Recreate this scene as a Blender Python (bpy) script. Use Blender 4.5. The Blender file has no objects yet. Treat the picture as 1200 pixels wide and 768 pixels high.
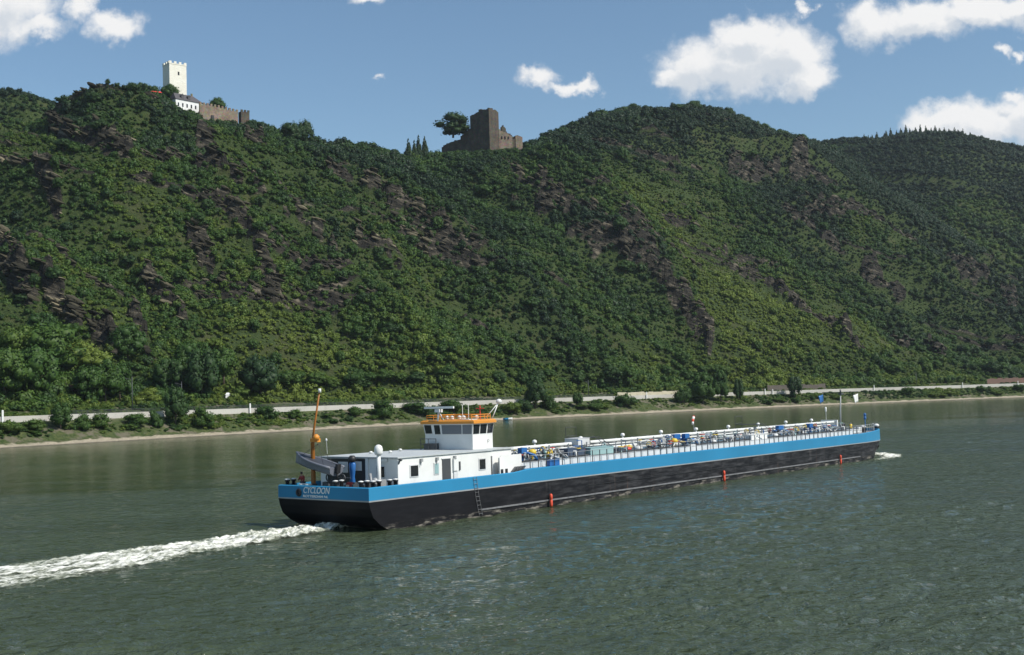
import bpy, bmesh, math, random
import numpy as np
from mathutils import Matrix, Vector
random.seed(7)
scene = bpy.context.scene
COL = scene.collection
PI = math.pi

# ------------------------------------------------------------------ camera
FOC, PITCH, ROLL, HCAM = 1411.05, .0562109, .0294442, 10.8727      # focal length in 1200-px units
cp, sp, cr, sr = math.cos(PITCH), math.sin(PITCH), math.cos(ROLL), math.sin(ROLL)
cam_d = bpy.data.cameras.new('camera')
cam_d.sensor_fit = 'HORIZONTAL'; cam_d.sensor_width = 36.0
cam_d.lens = FOC * 36.0 / 1200.0
cam_d.clip_start = 0.5; cam_d.clip_end = 30000
cam = bpy.data.objects.new('camera', cam_d); COL.objects.link(cam)
fwd = Vector((0, cp, sp)); up0 = Vector((0, -sp, cp)); rt0 = Vector((1, 0, 0))
rgt = rt0 * cr - up0 * sr; upv = rt0 * sr + up0 * cr
M = Matrix((rgt, upv, -fwd)).transposed().to_4x4(); M.translation = (0, 0, HCAM)
cam.matrix_world = M
scene.camera = cam

# ------------------------------------------------------------------ light and exposure
SUN_AZ, SUN_EL = math.radians(117), math.radians(47)
sund = bpy.data.lights.new('sun', 'SUN'); sund.energy = 5.0; sund.angle = math.radians(0.5)
sund.color = (1.0, 0.955, 0.88)
sun = bpy.data.objects.new('sun', sund); COL.objects.link(sun)
sdir = Vector((math.sin(SUN_AZ) * math.cos(SUN_EL), math.cos(SUN_AZ) * math.cos(SUN_EL), math.sin(SUN_EL)))
sun.rotation_euler = sdir.to_track_quat('Z', 'Y').to_euler()
SKY_STRENGTH = 0.098
scene.view_settings.view_transform = 'Standard'
scene.view_settings.look = 'None'
scene.view_settings.exposure = 0.0
scene.view_settings.gamma = 1.0
scene.view_settings.use_curve_mapping = False
scene.render.engine = 'CYCLES'
scene.cycles.max_bounces = 5
scene.cycles.diffuse_bounces = 2
scene.cycles.glossy_bounces = 3
scene.cycles.transparent_max_bounces = 8
scene.cycles.use_denoising = True
scene.cycles.denoiser = 'OPENIMAGEDENOISE'
scene.cycles.denoising_input_passes = 'RGB_ALBEDO_NORMAL'
scene.cycles.sample_clamp_indirect = 3.0
scene.cycles.sample_clamp_direct = 6.0


class NT:
    """short-hand for building node trees"""
    def __init__(s, tree): s.t = tree
    def n(s, typ, **kw):
        nd = s.t.nodes.new(typ)
        for k, v in kw.items(): setattr(nd, k, v)
        return nd
    def put(s, sock, v):
        if isinstance(v, bpy.types.NodeSocket): s.t.links.new(v, sock)
        elif v is not None: sock.default_value = v
    def math(s, op, a, b=None, c=None, clamp=False):
        nd = s.n('ShaderNodeMath', operation=op); nd.use_clamp = clamp
        for i, v in enumerate((a, b, c)):
            if v is not None: s.put(nd.inputs[i], v)
        return nd.outputs[0]
    def vmath(s, op, a, b=None, out=0):
        nd = s.n('ShaderNodeVectorMath', operation=op)
        s.put(nd.inputs[0], a)
        if b is not None: s.put(nd.inputs[1], b)
        return nd.outputs[out]
    def noise(s, vec, scale, detail=4, rough=.55, dist=0., out=0):
        nd = s.n('ShaderNodeTexNoise')
        if vec is not None: s.put(nd.inputs['Vector'], vec)
        s.put(nd.inputs['Scale'], scale); nd.inputs['Detail'].default_value = detail
        nd.inputs['Roughness'].default_value = rough; nd.inputs['Distortion'].default_value = dist
        return nd.outputs[out]
    def ramp(s, fac, stops):
        nd = s.n('ShaderNodeValToRGB'); s.put(nd.inputs[0], fac)
        e = nd.color_ramp.elements
        while len(e) < len(stops): e.new(0.5)
        for i, (p, c) in enumerate(stops):
            e[i].position = p
            e[i].color = (c, c, c, 1) if isinstance(c, (int, float)) else (*c, 1)
        return nd.outputs[0]
    def mix(s, fac, a, b, blend='MIX'):
        nd = s.n('ShaderNodeMix', data_type='RGBA', blend_type=blend)
        s.put(nd.inputs[0], fac)
        for i, v in ((6, a), (7, b)):
            s.put(nd.inputs[i], (*v, 1) if isinstance(v, tuple) and len(v) == 3 else v)
        return nd.outputs[2]
    def sstep(s, v, lo, hi, a=0., b=1.):
        nd = s.n('ShaderNodeMapRange', interpolation_type='SMOOTHSTEP')
        s.put(nd.inputs[0], v)
        for i, q in zip((1, 2, 3, 4), (lo, hi, a, b)): nd.inputs[i].default_value = q
        return nd.outputs[0]


# ---- pixel <-> world helpers (pixels of the 1200 px wide photograph)
def ray(px, py):
    x = px - 600.; y = 384. - py
    a = (x * cr + y * sr) / FOC; b = (-x * sr + y * cr) / FOC
    return a, cp - b * sp, sp + b * cp
def at(px, py, Y):
    a, y, z = ray(px, py); k = Y / y
    return Vector((a * k, Y, HCAM + z * k))
def on_water(px, py):
    a, y, z = ray(px, py); k = -HCAM / z
    return Vector((a * k, y * k, 0))
def project(X, Y, Z):
    Zc = Z - HCAM
    d = Y * cp + Zc * sp; u = -Y * sp + Zc * cp
    x = FOC * X / d; y = FOC * u / d
    return 600 + x * cr - y * sr, 384 - (x * sr + y * cr)


# ------------------------------------------------------------------ sky: Nishita + cumulus clouds at infinity
world = bpy.data.worlds.new('World'); scene.world = world; world.use_nodes = True
wt = world.node_tree; wt.nodes.clear(); W = NT(wt)
sky = W.n('ShaderNodeTexSky', sky_type='NISHITA'); sky.sun_disc = False
sky.sun_elevation = SUN_EL; sky.sun_rotation = SUN_AZ
sky.altitude = 100; sky.air_density = 1.0; sky.dust_density = 0.7; sky.ozone_density = 1.6
CLOUDS = [  # px, py, rx, ry, weight
    (868, 76, 100, 46, 1), (815, 88, 55, 34, 1), (922, 62, 58, 42, 1), (880, 46, 55, 30, 1), (945, 92, 44, 28, 1), (788, 94, 30, 20, 1), (944, 14, 16, 16, .7),
    (1022, 28, 40, 34, .95), (1080, 22, 72, 30, .95), (1150, 10, 80, 24, .95), (1200, 12, 60, 26, .9), (1176, 60, 24, 16, .62), (1198, 64, 18, 12, .55),
    (1104, 142, 52, 30, .95), (1155, 150, 72, 36, 1), (1192, 117, 24, 16, .85), (1215, 145, 60, 45, 1),
    (630, 92, 34, 20, .72), (662, 103, 44, 12, .66), (686, 101, 27, 15, .8),
    (-2, 8, 78, 48, .95), (40, 32, 62, 22, .8), (94, 6, 28, 32, .78), (130, 33, 46, 26, .82), (432, -2, 40, 12, .66), (447, 92, 20, 9, .5),
    (-150, 40, 90, 40, 1), (1400, 60, 110, 50, 1), (1560, 130, 120, 40, 1), (-330, 120, 100, 30, 1)]
grp = bpy.data.node_groups.new('cloud_field', 'ShaderNodeTree')
grp.interface.new_socket('P', in_out='INPUT', socket_type='NodeSocketVector')
grp.interface.new_socket('D', in_out='OUTPUT', socket_type='NodeSocketFloat')
G = NT(grp); gi = G.n('NodeGroupInput'); go = G.n('NodeGroupOutput')
P0 = gi.outputs[0]
n1 = G.noise(P0, 26, 2, .5, out=1); n2 = G.noise(P0, 70, 5, .6, out=1)
w1 = G.vmath('MULTIPLY', G.vmath('SUBTRACT', n1, (.5, .5, .5)), (.035, .03, 0))
w2 = G.vmath('MULTIPLY', G.vmath('SUBTRACT', n2, (.5, .5, .5)), (.022, .022, 0))
Pw = G.vmath('ADD', G.vmath('ADD', P0, w1), w2)
acc = None
for (px, py, rx, ry, wgt) in CLOUDS:
    a, y, z = ray(px, py)
    d = G.vmath('MULTIPLY', G.vmath('SUBTRACT', Pw, (a / y, z / y, 0)), (FOC / rx, FOC / ry, 0))
    ln = G.vmath('LENGTH', d, out=1)
    v = G.math('MULTIPLY_ADD', ln, -1.0, 1.0 if wgt >= .9 else wgt)
    acc = v if acc is None else G.math('MAXIMUM', acc, v)
fb = G.noise(P0, 34, 7, .62)
fld = G.math('ADD', acc, G.math('MULTIPLY', G.math('SUBTRACT', fb, .5), 0.95))
G.put(go.inputs[0], fld)
tc = W.n('ShaderNodeTexCoord'); sx = W.n('ShaderNodeSeparateXYZ'); W.put(sx.inputs[0], tc.outputs['Generated'])
yy = W.math('MAXIMUM', sx.outputs[1], .02)
cmb = W.n('ShaderNodeCombineXYZ'); W.put(cmb.inputs[0], W.math('DIVIDE', sx.outputs[0], yy)); W.put(cmb.inputs[1], W.math('DIVIDE', sx.outputs[2], yy))
def field(p):
    g = W.n('ShaderNodeGroup'); g.node_tree = grp; W.put(g.inputs[0], p); return g.outputs[0]
D1 = field(cmb.outputs[0])
D2 = field(W.vmath('ADD', cmb.outputs[0], (.009, .014, 0)))
alpha = W.sstep(D1, -.12, .54)
alpha = W.math('MULTIPLY', alpha, W.math('GREATER_THAN', sx.outputs[1], .05))
shade = W.sstep(W.math('SUBTRACT', W.math('MULTIPLY', D2, 1.0), W.math('MULTIPLY', D1, .35)), .05, .62)
ccol = W.mix(shade, (9.4, 9.4, 9.4), (6.7, 7.2, 7.8))
skyc = W.mix(1.0, sky.outputs[0], (1.10, 1.24, 1.25), 'MULTIPLY')
fin = W.mix(alpha, skyc, ccol)
bg = W.n('ShaderNodeBackground'); W.put(bg.inputs[0], fin); bg.inputs[1].default_value = SKY_STRENGTH
out = W.n('ShaderNodeOutputWorld'); W.put(out.inputs[0], bg.outputs[0])


# ------------------------------------------------------------------ materials
def new_mat(name):
    m = bpy.data.materials.new(name); m.use_nodes = True
    t = m.node_tree; t.nodes.clear(); N = NT(t)
    o = N.n('ShaderNodeOutputMaterial'); b = N.n('ShaderNodeBsdfPrincipled')
    N.put(o.inputs[0], b.outputs[0])
    return m, N, b, o
def paint(name, col, rough=.45, dirt=.18, scale=1.2, metal=0., dirtcol=(.12, .10, .08), streak=False):
    m, N, b, o = new_mat(name)
    tcn = N.n('ShaderNodeTexCoord').outputs['Object']
    if streak: tcn = N.vmath('MULTIPLY', tcn, (1.0, 1.0, .18))
    f = N.noise(tcn, scale, 6, .65)
    fac = N.sstep(f, .45, .8, 0, dirt)
    c = N.mix(fac, col, dirtcol)
    f2 = N.noise(tcn, scale * .3, 2, .5)
    c = N.mix(1.0, c, N.ramp(f2, [(.3, .86), (.7, 1.0)]), 'MULTIPLY')
    N.put(b.inputs['Base Color'], c); b.inputs['Roughness'].default_value = rough; b.inputs['Metallic'].default_value = metal
    return m
MAT = {}
MAT['white'] = paint('white_paint', (.80, .80, .77), .4, .10)
MAT['offwhite'] = paint('off_white_paint', (.66, .67, .66), .5, .2)
MAT['roofgrey'] = paint('grey_roof_paint', (.50, .53, .53), .6, .25)
MAT['deck'] = paint('grey_deck_paint', (.30, .33, .34), .6, .4)
MAT['blue'] = paint('blue_hull_paint', (.031, .225, .41), .4, .07, .5, dirtcol=(.05, .10, .16), streak=True)
MAT['blue'].node_tree.nodes['Principled BSDF'].inputs['Specular IOR Level'].default_value = .2
MAT['blue2'] = paint('blue_equipment_paint', (.02, .13, .38), .4, .1)
MAT['navy'] = paint('dark_blue_grey_cover', (.05, .075, .12), .6, .2)
MAT['orange'] = paint('orange_paint', (.72, .28, .03), .45, .25)
MAT['craneorange'] = paint('amber_crane_paint', (.33, .115, .010), .45, .25)
MAT['black'] = paint('black_paint', (.018, .018, .02), .5, .15)
MAT['steel'] = paint('grey_steel', (.36, .37, .37), .5, .25, metal=0.2)
MAT['darksteel'] = paint('dark_steel', (.06, .065, .07), .5, .2)
MAT['yellow'] = paint('yellow_paint', (.72, .50, .04), .45, .15)
MAT['red'] = paint('red_paint', (.62, .05, .035), .5, .12)
MAT['redorange'] = paint('red_orange_plastic', (.75, .085, .035), .5, .05)
MAT['boatgrey'] = paint('grey_boat_rubber', (.16, .17, .20), .5, .15)
MAT['boatdark'] = paint('dark_boat_interior', (.05, .055, .065), .6, .2)
MAT['teal'] = paint('pale_teal_paint', (.30, .46, .46), .5, .2)
MAT['darkdeck'] = paint('dark_deck_paint', (.075, .085, .085), .7, .4, .8, dirtcol=(.2, .19, .17))
MAT['bluegrey'] = paint('blue_grey_paint', (.12, .20, .27), .5, .25)
MAT['strake'] = paint('scraped_steel', (.19, .19, .195), .6, .8, 1.6, dirtcol=(.03, .03, .032))
MAT['pipe'] = paint('pale_pipe_paint', (.74, .75, .72), .45, .25, 2.5)
MAT['skin'] = paint('skin', (.45, .27, .2), .6, .0)
MAT['hair'] = paint('dark_hair', (.02, .017, .015), .7, .0)
MAT['jacket'] = paint('red_cloth', (.30, .035, .03), .8, .1)
MAT['trousers'] = paint('dark_cloth', (.03, .032, .045), .8, .1)
m, N, b, o = new_mat('dark_window_glass')
b.inputs['Base Color'].default_value = (.012, .014, .016, 1); b.inputs['Roughness'].default_value = .06; MAT['glass'] = m
m, N, b, o = new_mat('grey_blind_glass')
b.inputs['Base Color'].default_value = (.14, .155, .175, 1); b.inputs['Roughness'].default_value = .25; MAT['blindglass'] = m
# hull black with scuffs and rust along the plates
m, N, b, o = new_mat('black_hull_paint')
tc0 = N.n('ShaderNodeTexCoord').outputs['Object']
s1 = N.noise(N.vmath('MULTIPLY', tc0, (.35, .35, 2.2)), 1.0, 7, .7)
s2 = N.noise(N.vmath('MULTIPLY', tc0, (1.6, 1.6, .25)), 1.0, 5, .6)
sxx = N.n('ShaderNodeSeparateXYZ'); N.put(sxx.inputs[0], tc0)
fore_mix = N.sstep(sxx.outputs[0], 8, 40, .12, 1.0)  # scuffs, streaks and rust strengthen forward; the aft hull stays near black
c = N.mix(N.math('MULTIPLY', N.sstep(s1, .40, .72), fore_mix), (.009, .009, .011), (.062, .062, .066))
c = N.mix(N.math('MULTIPLY', N.sstep(s2, .58, .85, 0, .6), fore_mix), c, (.12, .11, .105))
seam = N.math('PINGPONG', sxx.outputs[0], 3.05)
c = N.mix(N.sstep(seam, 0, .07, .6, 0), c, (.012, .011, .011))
c = N.mix(N.math('MULTIPLY', N.sstep(N.noise(N.vmath('MULTIPLY', tc0, (2.6, 2.6, .12)), 1., 4, .6), .62, .78, 0, .55), fore_mix), c, (.13, .07, .04))
sxyz = N.n('ShaderNodeSeparateXYZ'); N.put(sxyz.inputs[0], tc0)
wet = N.sstep(N.math('ADD', sxyz.outputs[2], N.math('MULTIPLY', s1, .5)), .45, .9, 1, 0)
lowmark = N.math('MULTIPLY', wet, N.sstep(N.noise(N.vmath('MULTIPLY', tc0, (.5, .5, 3.)), 1.3, 5, .7), .5, .65))
c = N.mix(lowmark, c, (.22, .20, .17))
N.put(b.inputs['Base Color'], c); b.inputs['Roughness'].default_value = .55; b.inputs['Specular IOR Level'].default_value = .15
bp = N.n('ShaderNodeBump'); bp.inputs['Strength'].default_value = .25; bp.inputs['Distance'].default_value = .05
N.put(bp.inputs['Height'], N.noise(N.vmath('MULTIPLY', tc0, (.4, .4, 1.)), .8, 3)); N.put(b.inputs['Normal'], bp.outputs[0])
MAT['hull'] = m

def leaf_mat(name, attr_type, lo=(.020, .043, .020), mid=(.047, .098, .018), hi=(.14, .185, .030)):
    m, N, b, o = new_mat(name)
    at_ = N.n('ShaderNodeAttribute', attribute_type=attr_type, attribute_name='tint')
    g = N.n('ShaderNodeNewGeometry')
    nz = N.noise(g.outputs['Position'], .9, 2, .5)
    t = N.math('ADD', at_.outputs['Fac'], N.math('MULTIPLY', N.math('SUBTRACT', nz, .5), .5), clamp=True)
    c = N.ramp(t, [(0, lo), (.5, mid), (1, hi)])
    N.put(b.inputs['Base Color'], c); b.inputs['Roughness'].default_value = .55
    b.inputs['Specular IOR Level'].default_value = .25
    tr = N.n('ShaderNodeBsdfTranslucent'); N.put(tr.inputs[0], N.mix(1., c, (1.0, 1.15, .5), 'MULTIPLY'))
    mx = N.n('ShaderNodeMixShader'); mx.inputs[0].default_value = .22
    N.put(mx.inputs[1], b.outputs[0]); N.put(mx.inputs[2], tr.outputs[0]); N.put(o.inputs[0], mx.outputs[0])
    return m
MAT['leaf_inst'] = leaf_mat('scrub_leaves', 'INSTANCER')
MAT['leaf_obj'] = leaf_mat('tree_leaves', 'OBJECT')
MAT['bark'] = paint('bark', (.09, .07, .05), .85, .3, 3.)

# ------------------------------------------------------------------ object helpers
def setp(o, label=None, cat=None, group=None, kind=None):
    if label: o['label'] = label
    if cat: o['category'] = cat
    if group: o['group'] = group
    if kind: o['kind'] = kind
    return o
def empty(name, label=None, cat=None, group=None, loc=(0, 0, 0), rz=0.):
    o = bpy.data.objects.new(name, None); COL.objects.link(o); o.empty_display_size = .3
    o.location = loc; o.rotation_euler = (0, 0, rz)
    return setp(o, label, cat, group)

class MB:
    """collects shapes of one part; build() links them as ONE mesh object"""
    def __init__(s): s.v = []; s.f = []; s.sm = []
    def add(s, vs, fs, smooth=False):
        k = len(s.v); s.v += [tuple(p) for p in vs]
        for q in fs: s.f.append(tuple(i + k for i in q)); s.sm.append(smooth)
        return s
    def box(s, x0, x1, y0, y1, z0, z1):
        vs = [(x, y, z) for z in (z0, z1) for y in (y0, y1) for x in (x0, x1)]
        return s.add(vs, [(0, 2, 3, 1), (4, 5, 7, 6), (0, 1, 5, 4), (2, 6, 7, 3), (0, 4, 6, 2), (1, 3, 7, 5)])
    def hexa(s, p):   # 8 points: bottom ring of 4 (ccw), top ring of 4
        return s.add(p, [(3, 2, 1, 0), (4, 5, 6, 7), (0, 1, 5, 4), (1, 2, 6, 5), (2, 3, 7, 6), (3, 0, 4, 7)])
    def prism(s, poly, z0, z1):
        n = len(poly)
        vs = [(x, y, z0) for x, y in poly] + [(x, y, z1) for x, y in poly]
        return s.add(vs, [tuple(range(n - 1, -1, -1)), tuple(range(n, 2 * n))] + [(i, (i + 1) % n, (i + 1) % n + n, i + n) for i in range(n)])
    def loft(s, rings, cap0=True, cap1=True, smooth=False):
        n = len(rings[0]); vs = [p for r in rings for p in r]; fs = []
        for k in range(len(rings) - 1):
            for i in range(n): j = (i + 1) % n; fs.append((k * n + i, k * n + j, k * n + n + j, k * n + n + i))
        if cap0: fs.append(tuple(range(n - 1, -1, -1)))
        if cap1: fs.append(tuple(range((len(rings) - 1) * n, len(rings) * n)))
        return s.add(vs, fs, smooth)
    def tube(s, pts, r, n=8, r1=None):
        pts = [Vector(p) for p in pts]; rings = []
        for i, p in enumerate(pts):
            d = (pts[min(i + 1, len(pts) - 1)] - pts[max(i - 1, 0)]).normalized()
            a = d.cross(Vector((0, 0, 1)))
            if a.length < 1e-3: a = Vector((1, 0, 0))
            a.normalize(); c = d.cross(a)
            rr = r if r1 is None else r + (r1 - r) * i / (len(pts) - 1)
            rings.append([p + (a * math.cos(t) + c * math.sin(t)) * rr for t in [2 * PI * k / n for k in range(n)]])
        return s.loft(rings, smooth=n > 5)
    def lathe(s, prof, c=(0, 0, 0), n=16):
        rings = [[(c[0] + r * math.cos(2 * PI * k / n), c[1] + r * math.sin(2 * PI * k / n), c[2] + z) for k in range(n)] for r, z in prof]
        return s.loft(rings, smooth=True)
    def ring(s, c, R, r, axis='Z', n=14, m=6):
        rings = []
        for i in range(n + 1):
            a = 2 * PI * i / n
            rr = []
            for k in range(m):
                b = 2 * PI * k / m; q = R + r * math.cos(b); z = r * math.sin(b)
                p = {'Z': (q * math.cos(a), q * math.sin(a), z), 'X': (z, q * math.cos(a), q * math.sin(a)), 'Y': (q * math.cos(a), z, q * math.sin(a))}[axis]
                rr.append((c[0] + p[0], c[1] + p[1], c[2] + p[2]))
            rings.append(rr)
        return s.loft(rings, False, False, True)
    def build(s, name, mat, parent=None, bevel=0.):
        me = bpy.data.meshes.new(name); me.from_pydata(s.v, [], s.f); me.update()
        me.polygons.foreach_set('use_smooth', s.sm)
        bm = bmesh.new(); bm.from_mesh(me); bmesh.ops.recalc_face_normals(bm, faces=bm.faces); bm.to_mesh(me); bm.free()
        me.materials.append(mat)
        o = bpy.data.objects.new(name, me); COL.objects.link(o)
        if parent is not None: o.parent = parent
        if bevel:
            bv = o.modifiers.new('bevel', 'BEVEL'); bv.width = bevel; bv.segments = 2; bv.limit_method = 'ANGLE'
        return o
def copy_tree(o, parent=None):
    c = o.copy(); COL.objects.link(c); c.parent = parent
    for ch in o.children: copy_tree(ch, c)
    return c
def np_mesh(name, V, F, mat, smooth=False, attrs=None):
    """V (n,3), F (m,k) arrays -> mesh"""
    me = bpy.data.meshes.new(name); V = np.asarray(V, np.float32); F = np.asarray(F, np.int32)
    me.vertices.add(len(V)); me.vertices.foreach_set('co', V.ravel())
    k = F.shape[1]
    me.loops.add(F.size); me.loops.foreach_set('vertex_index', F.ravel())
    me.polygons.add(len(F)); me.polygons.foreach_set('loop_start', np.arange(0, F.size, k, dtype=np.int32))
    me.polygons.foreach_set('loop_total', np.full(len(F), k, np.int32))
    me.polygons.foreach_set('use_smooth', np.full(len(F), smooth))
    for nm, arr in (attrs or {}).items():
        a = me.attributes.new(nm, 'FLOAT', 'POINT'); a.data.foreach_set('value', np.asarray(arr, np.float32))
    me.update(calc_edges=True); me.validate()
    if mat: me.materials.append(mat)
    return me

# ------------------------------------------------------------------ numpy noise
_rng = np.random.RandomState(11)
_T = _rng.rand(512, 512).astype(np.float32)
def vn(x, y):
    xi = np.floor(x).astype(np.int64); yi = np.floor(y).astype(np.int64)
    fx = x - xi; fy = y - yi; fx = fx * fx * fx * (fx * (fx * 6 - 15) + 10); fy = fy * fy * fy * (fy * (fy * 6 - 15) + 10)
    g = lambda a, b: _T[a & 511, b & 511]
    return (g(xi, yi) * (1 - fx) + g(xi + 1, yi) * fx) * (1 - fy) + (g(xi, yi + 1) * (1 - fx) + g(xi + 1, yi + 1) * fx) * fy
def fbm(x, y, o=4, gain=.5):
    t = 0; a = 1; n = 0
    for i in range(o):
        t = t + a * vn(x + 17.3 * i, y + 5.1 * i); n += a; x = x * 2.03; y = y * 2.03; a *= gain
    return t / n - .5
def sm(x, a, b):
    t = np.clip((x - a) / (b - a), 0, 1); return t * t * (3 - 2 * t)

# ------------------------------------------------------------------ the far bank and its hills
_bk = [(0, 525.5), (150, 517), (300, 508.5), (450, 499.6), (620, 491.6), (740, 485.5), (890, 478.5), (1040, 472), (1200, 466)]
_bp = [on_water(*p) for p in _bk]
_ba = np.array([p.x / p.y for p in _bp]); _by = np.array([p.y for p in _bp])
_bc = np.polyfit(_ba, 1 / _by, 2)
def bankY(a):
    a = np.clip(a, -.75, .62)
    return 1 / np.maximum(np.polyval(_bc, a), 1 / 1600.)
_ga = np.linspace(-.75, .62, 400); _gY = bankY(_ga); _gX = _ga * _gY
_tx = np.gradient(_gX); _ty = np.gradient(_gY); _tl = np.hypot(_tx, _ty); _tx /= _tl; _ty /= _tl
_gk = np.abs(_ga * _ty - _tx)
def bankk(a): return np.interp(a, _ga, _gk)
def bank_pt(px, d, Z=0.):
    """point at the azimuth of picture column px, d metres inland of the water's edge"""
    a = float(np.interp(px, _PXC, _PXA)); Y = float(bankY(a) + d / bankk(a))
    return Vector((a * Y, Y, Z))
def bank_dir(px):
    a = float(np.interp(px, _PXC, _PXA))
    return Vector((float(np.interp(a, _ga, _tx)), float(np.interp(a, _ga, _ty)), 0))
_PXC = np.linspace(-400, 1600, 200); _PXA = np.array([ray(p, 470)[0] / ray(p, 470)[1] for p in _PXC])
SHORE_D = [-30, -2, 0, 3, 7, 12, 19.6, 20.4, 30, 34, 42, 48]
SHORE_Z = [-4, -.5, 0, .55, 1.3, 4.0, 6.9, 7.7, 7.7, 8.1, 9.2, 10.5]
FOOT_D, FOOT_Z = 48., 10.5
def crest(tab):
    pts = [at(px, py, Y) for px, py, Y in tab]
    a = np.array([p.x / p.y for p in pts]); o = np.argsort(a)
    return a[o], np.array([p.y for p in pts])[o], np.array([p.z for p in pts])[o]
RIDGE = crest([(-420, 250, 560), (-200, 215, 620), (-60, 200, 680), (0, 182, 700), (40, 160, 715), (84, 131, 735), (110, 116, 745), (150, 109, 755), (185, 115, 762), (205, 122, 766), (218, 130, 768),
               (240, 142, 772), (285, 150, 785), (320, 158, 800), (345, 170, 810), (375, 172, 820), (400, 170, 835), (440, 175, 850), (480, 184, 865),
               (512, 186, 880), (545, 182, 890), (580, 178, 900), (612, 176, 915), (640, 163, 950), (665, 151, 990), (700, 139, 1030), (750, 130, 1080), (800, 126, 1120),
               (840, 133, 1150), (900, 154, 1190), (940, 166, 1220), (976, 178, 1240), (1040, 226, 1220), (1100, 268, 1190), (1200, 326, 1140), (1300, 372, 1090), (1450, 420, 1040), (1650, 440, 1040)])
FAR_R = crest([(560, 330, 1950), (820, 230, 1900), (930, 180, 1850), (976, 176, 1820), (1010, 172, 1800), (1060, 165, 1780), (1100, 163, 1760), (1130, 166, 1740), (1165, 176, 1720), (1200, 184, 1700), (1300, 215, 1650), (1450, 280, 1600), (1650, 370, 1500)])
FAR_L = crest([(-420, 180, 950), (-200, 140, 980), (-100, 124, 1000), (-40, 118, 1010), (0, 116, 1020), (30, 114, 1030), (55, 119, 1040), (84, 132, 1050), (120, 150, 1060), (170, 172, 1070), (260, 230, 1080)])

ROCKS = [([(62, 150), (90, 178), (120, 197), (150, 214)], 20), ([(0, 288), (18, 318), (36, 345)], 26), ([(48, 332), (70, 352), (92, 372)], 15), ([(110, 376), (140, 392)], 14), ([(168, 408), (200, 428)], 15),
         ([(158, 300), (186, 322)], 10), ([(190, 325), (214, 342)], 9), ([(238, 258), (262, 276), (292, 302), (322, 346)], 16), ([(225, 290), (262, 325)], 8),
         ([(385, 226), (430, 246), (470, 270), (512, 292), (560, 331)], 9), ([(452, 286), (540, 318)], 7), ([(548, 380), (585, 398), (606, 413)], 15), ([(585, 178), (630, 200), (662, 226), (692, 248)], 12),
         ([(600, 215), (645, 245)], 8), ([(672, 290), (720, 316), (765, 346), (830, 402)], 15), ([(660, 255), (740, 300), (790, 330)], 7), ([(350, 290), (395, 322)], 11), ([(720, 272), (762, 292)], 8),
         ([(855, 172), (920, 192), (992, 226)], 11), ([(898, 232), (980, 262), (1060, 292), (1150, 330), (1186, 348)], 11), ([(930, 275), (1010, 318), (1060, 345)], 7), ([(975, 392), (1012, 420)], 14), ([(1085, 398), (1105, 412)], 7),
         ([(748, 180), (822, 206)], 5), ([(855, 300), (925, 340), (960, 372)], 8), ([(190, 205), (250, 240), (282, 262)], 7), ([(150, 130), (200, 150)], 9), ([(220, 175), (250, 190)], 6), ([(40, 225), (70, 245)], 7),
         ([(300, 270), (340, 292)], 6), ([(420, 305), (470, 330)], 6), ([(1150, 300), (1210, 330)], 9), ([(1040, 380), (1070, 400)], 7), ([(780, 250), (850, 285)], 5), ([(140, 350), (170, 372)], 7), ([(292, 176), (312, 190)], 6)]
def rock_mask(px, py):
    wob = 15 * fbm(px / 20., py / 13., 4)
    m = np.zeros_like(px)
    for pts, w in ROCKS:
        for (x0, y0), (x1, y1) in zip(pts[:-1], pts[1:]):
            t = np.clip(((px - x0) * (x1 - x0) + (py - y0) * (y1 - y0)) / ((x1 - x0) ** 2 + (y1 - y0) ** 2), 0, 1)
            d = np.hypot(px - x0 - t * (x1 - x0), py - y0 - t * (y1 - y0)) + wob
            m = np.maximum(m, 1 - sm(d, w * .05, w * .54))
    return m
def cliff_steps(px, py):
    """steep faces along the outcrops: the ground above each line stands higher and eases back up the slope"""
    wob = 12 * fbm(px / 18. + 3, py / 14., 3)
    h = np.zeros_like(px)
    for pts, w in ROCKS:
        L = sum(math.hypot(b[0] - a[0], b[1] - a[1]) for a, b in zip(pts[:-1], pts[1:])); run = 0; best = np.zeros_like(px)
        for (x0, y0), (x1, y1) in zip(pts[:-1], pts[1:]):
            dx, dy = x1 - x0, y1 - y0; l = math.hypot(dx, dy)
            t = ((px - x0) * dx + (py - y0) * dy) / (l * l); n = ((px - x0) * dy - (py - y0) * dx) / l + wob
            u = (run + np.clip(t, 0, 1) * l) / L; run += l
            out = np.maximum(np.maximum(-t, t - 1), 0) * l
            f = sm(n, -w * .55, w * .35) * (1 - sm(n, w * .4, w * 4.5)) * (1 - sm(out, 0, w)) * (.35 + .65 * np.sin(PI * np.clip(u, .08, .92)))
            best = np.maximum(best, f)
        h = h + best * (2.5 + w * .5)
    return h
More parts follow.
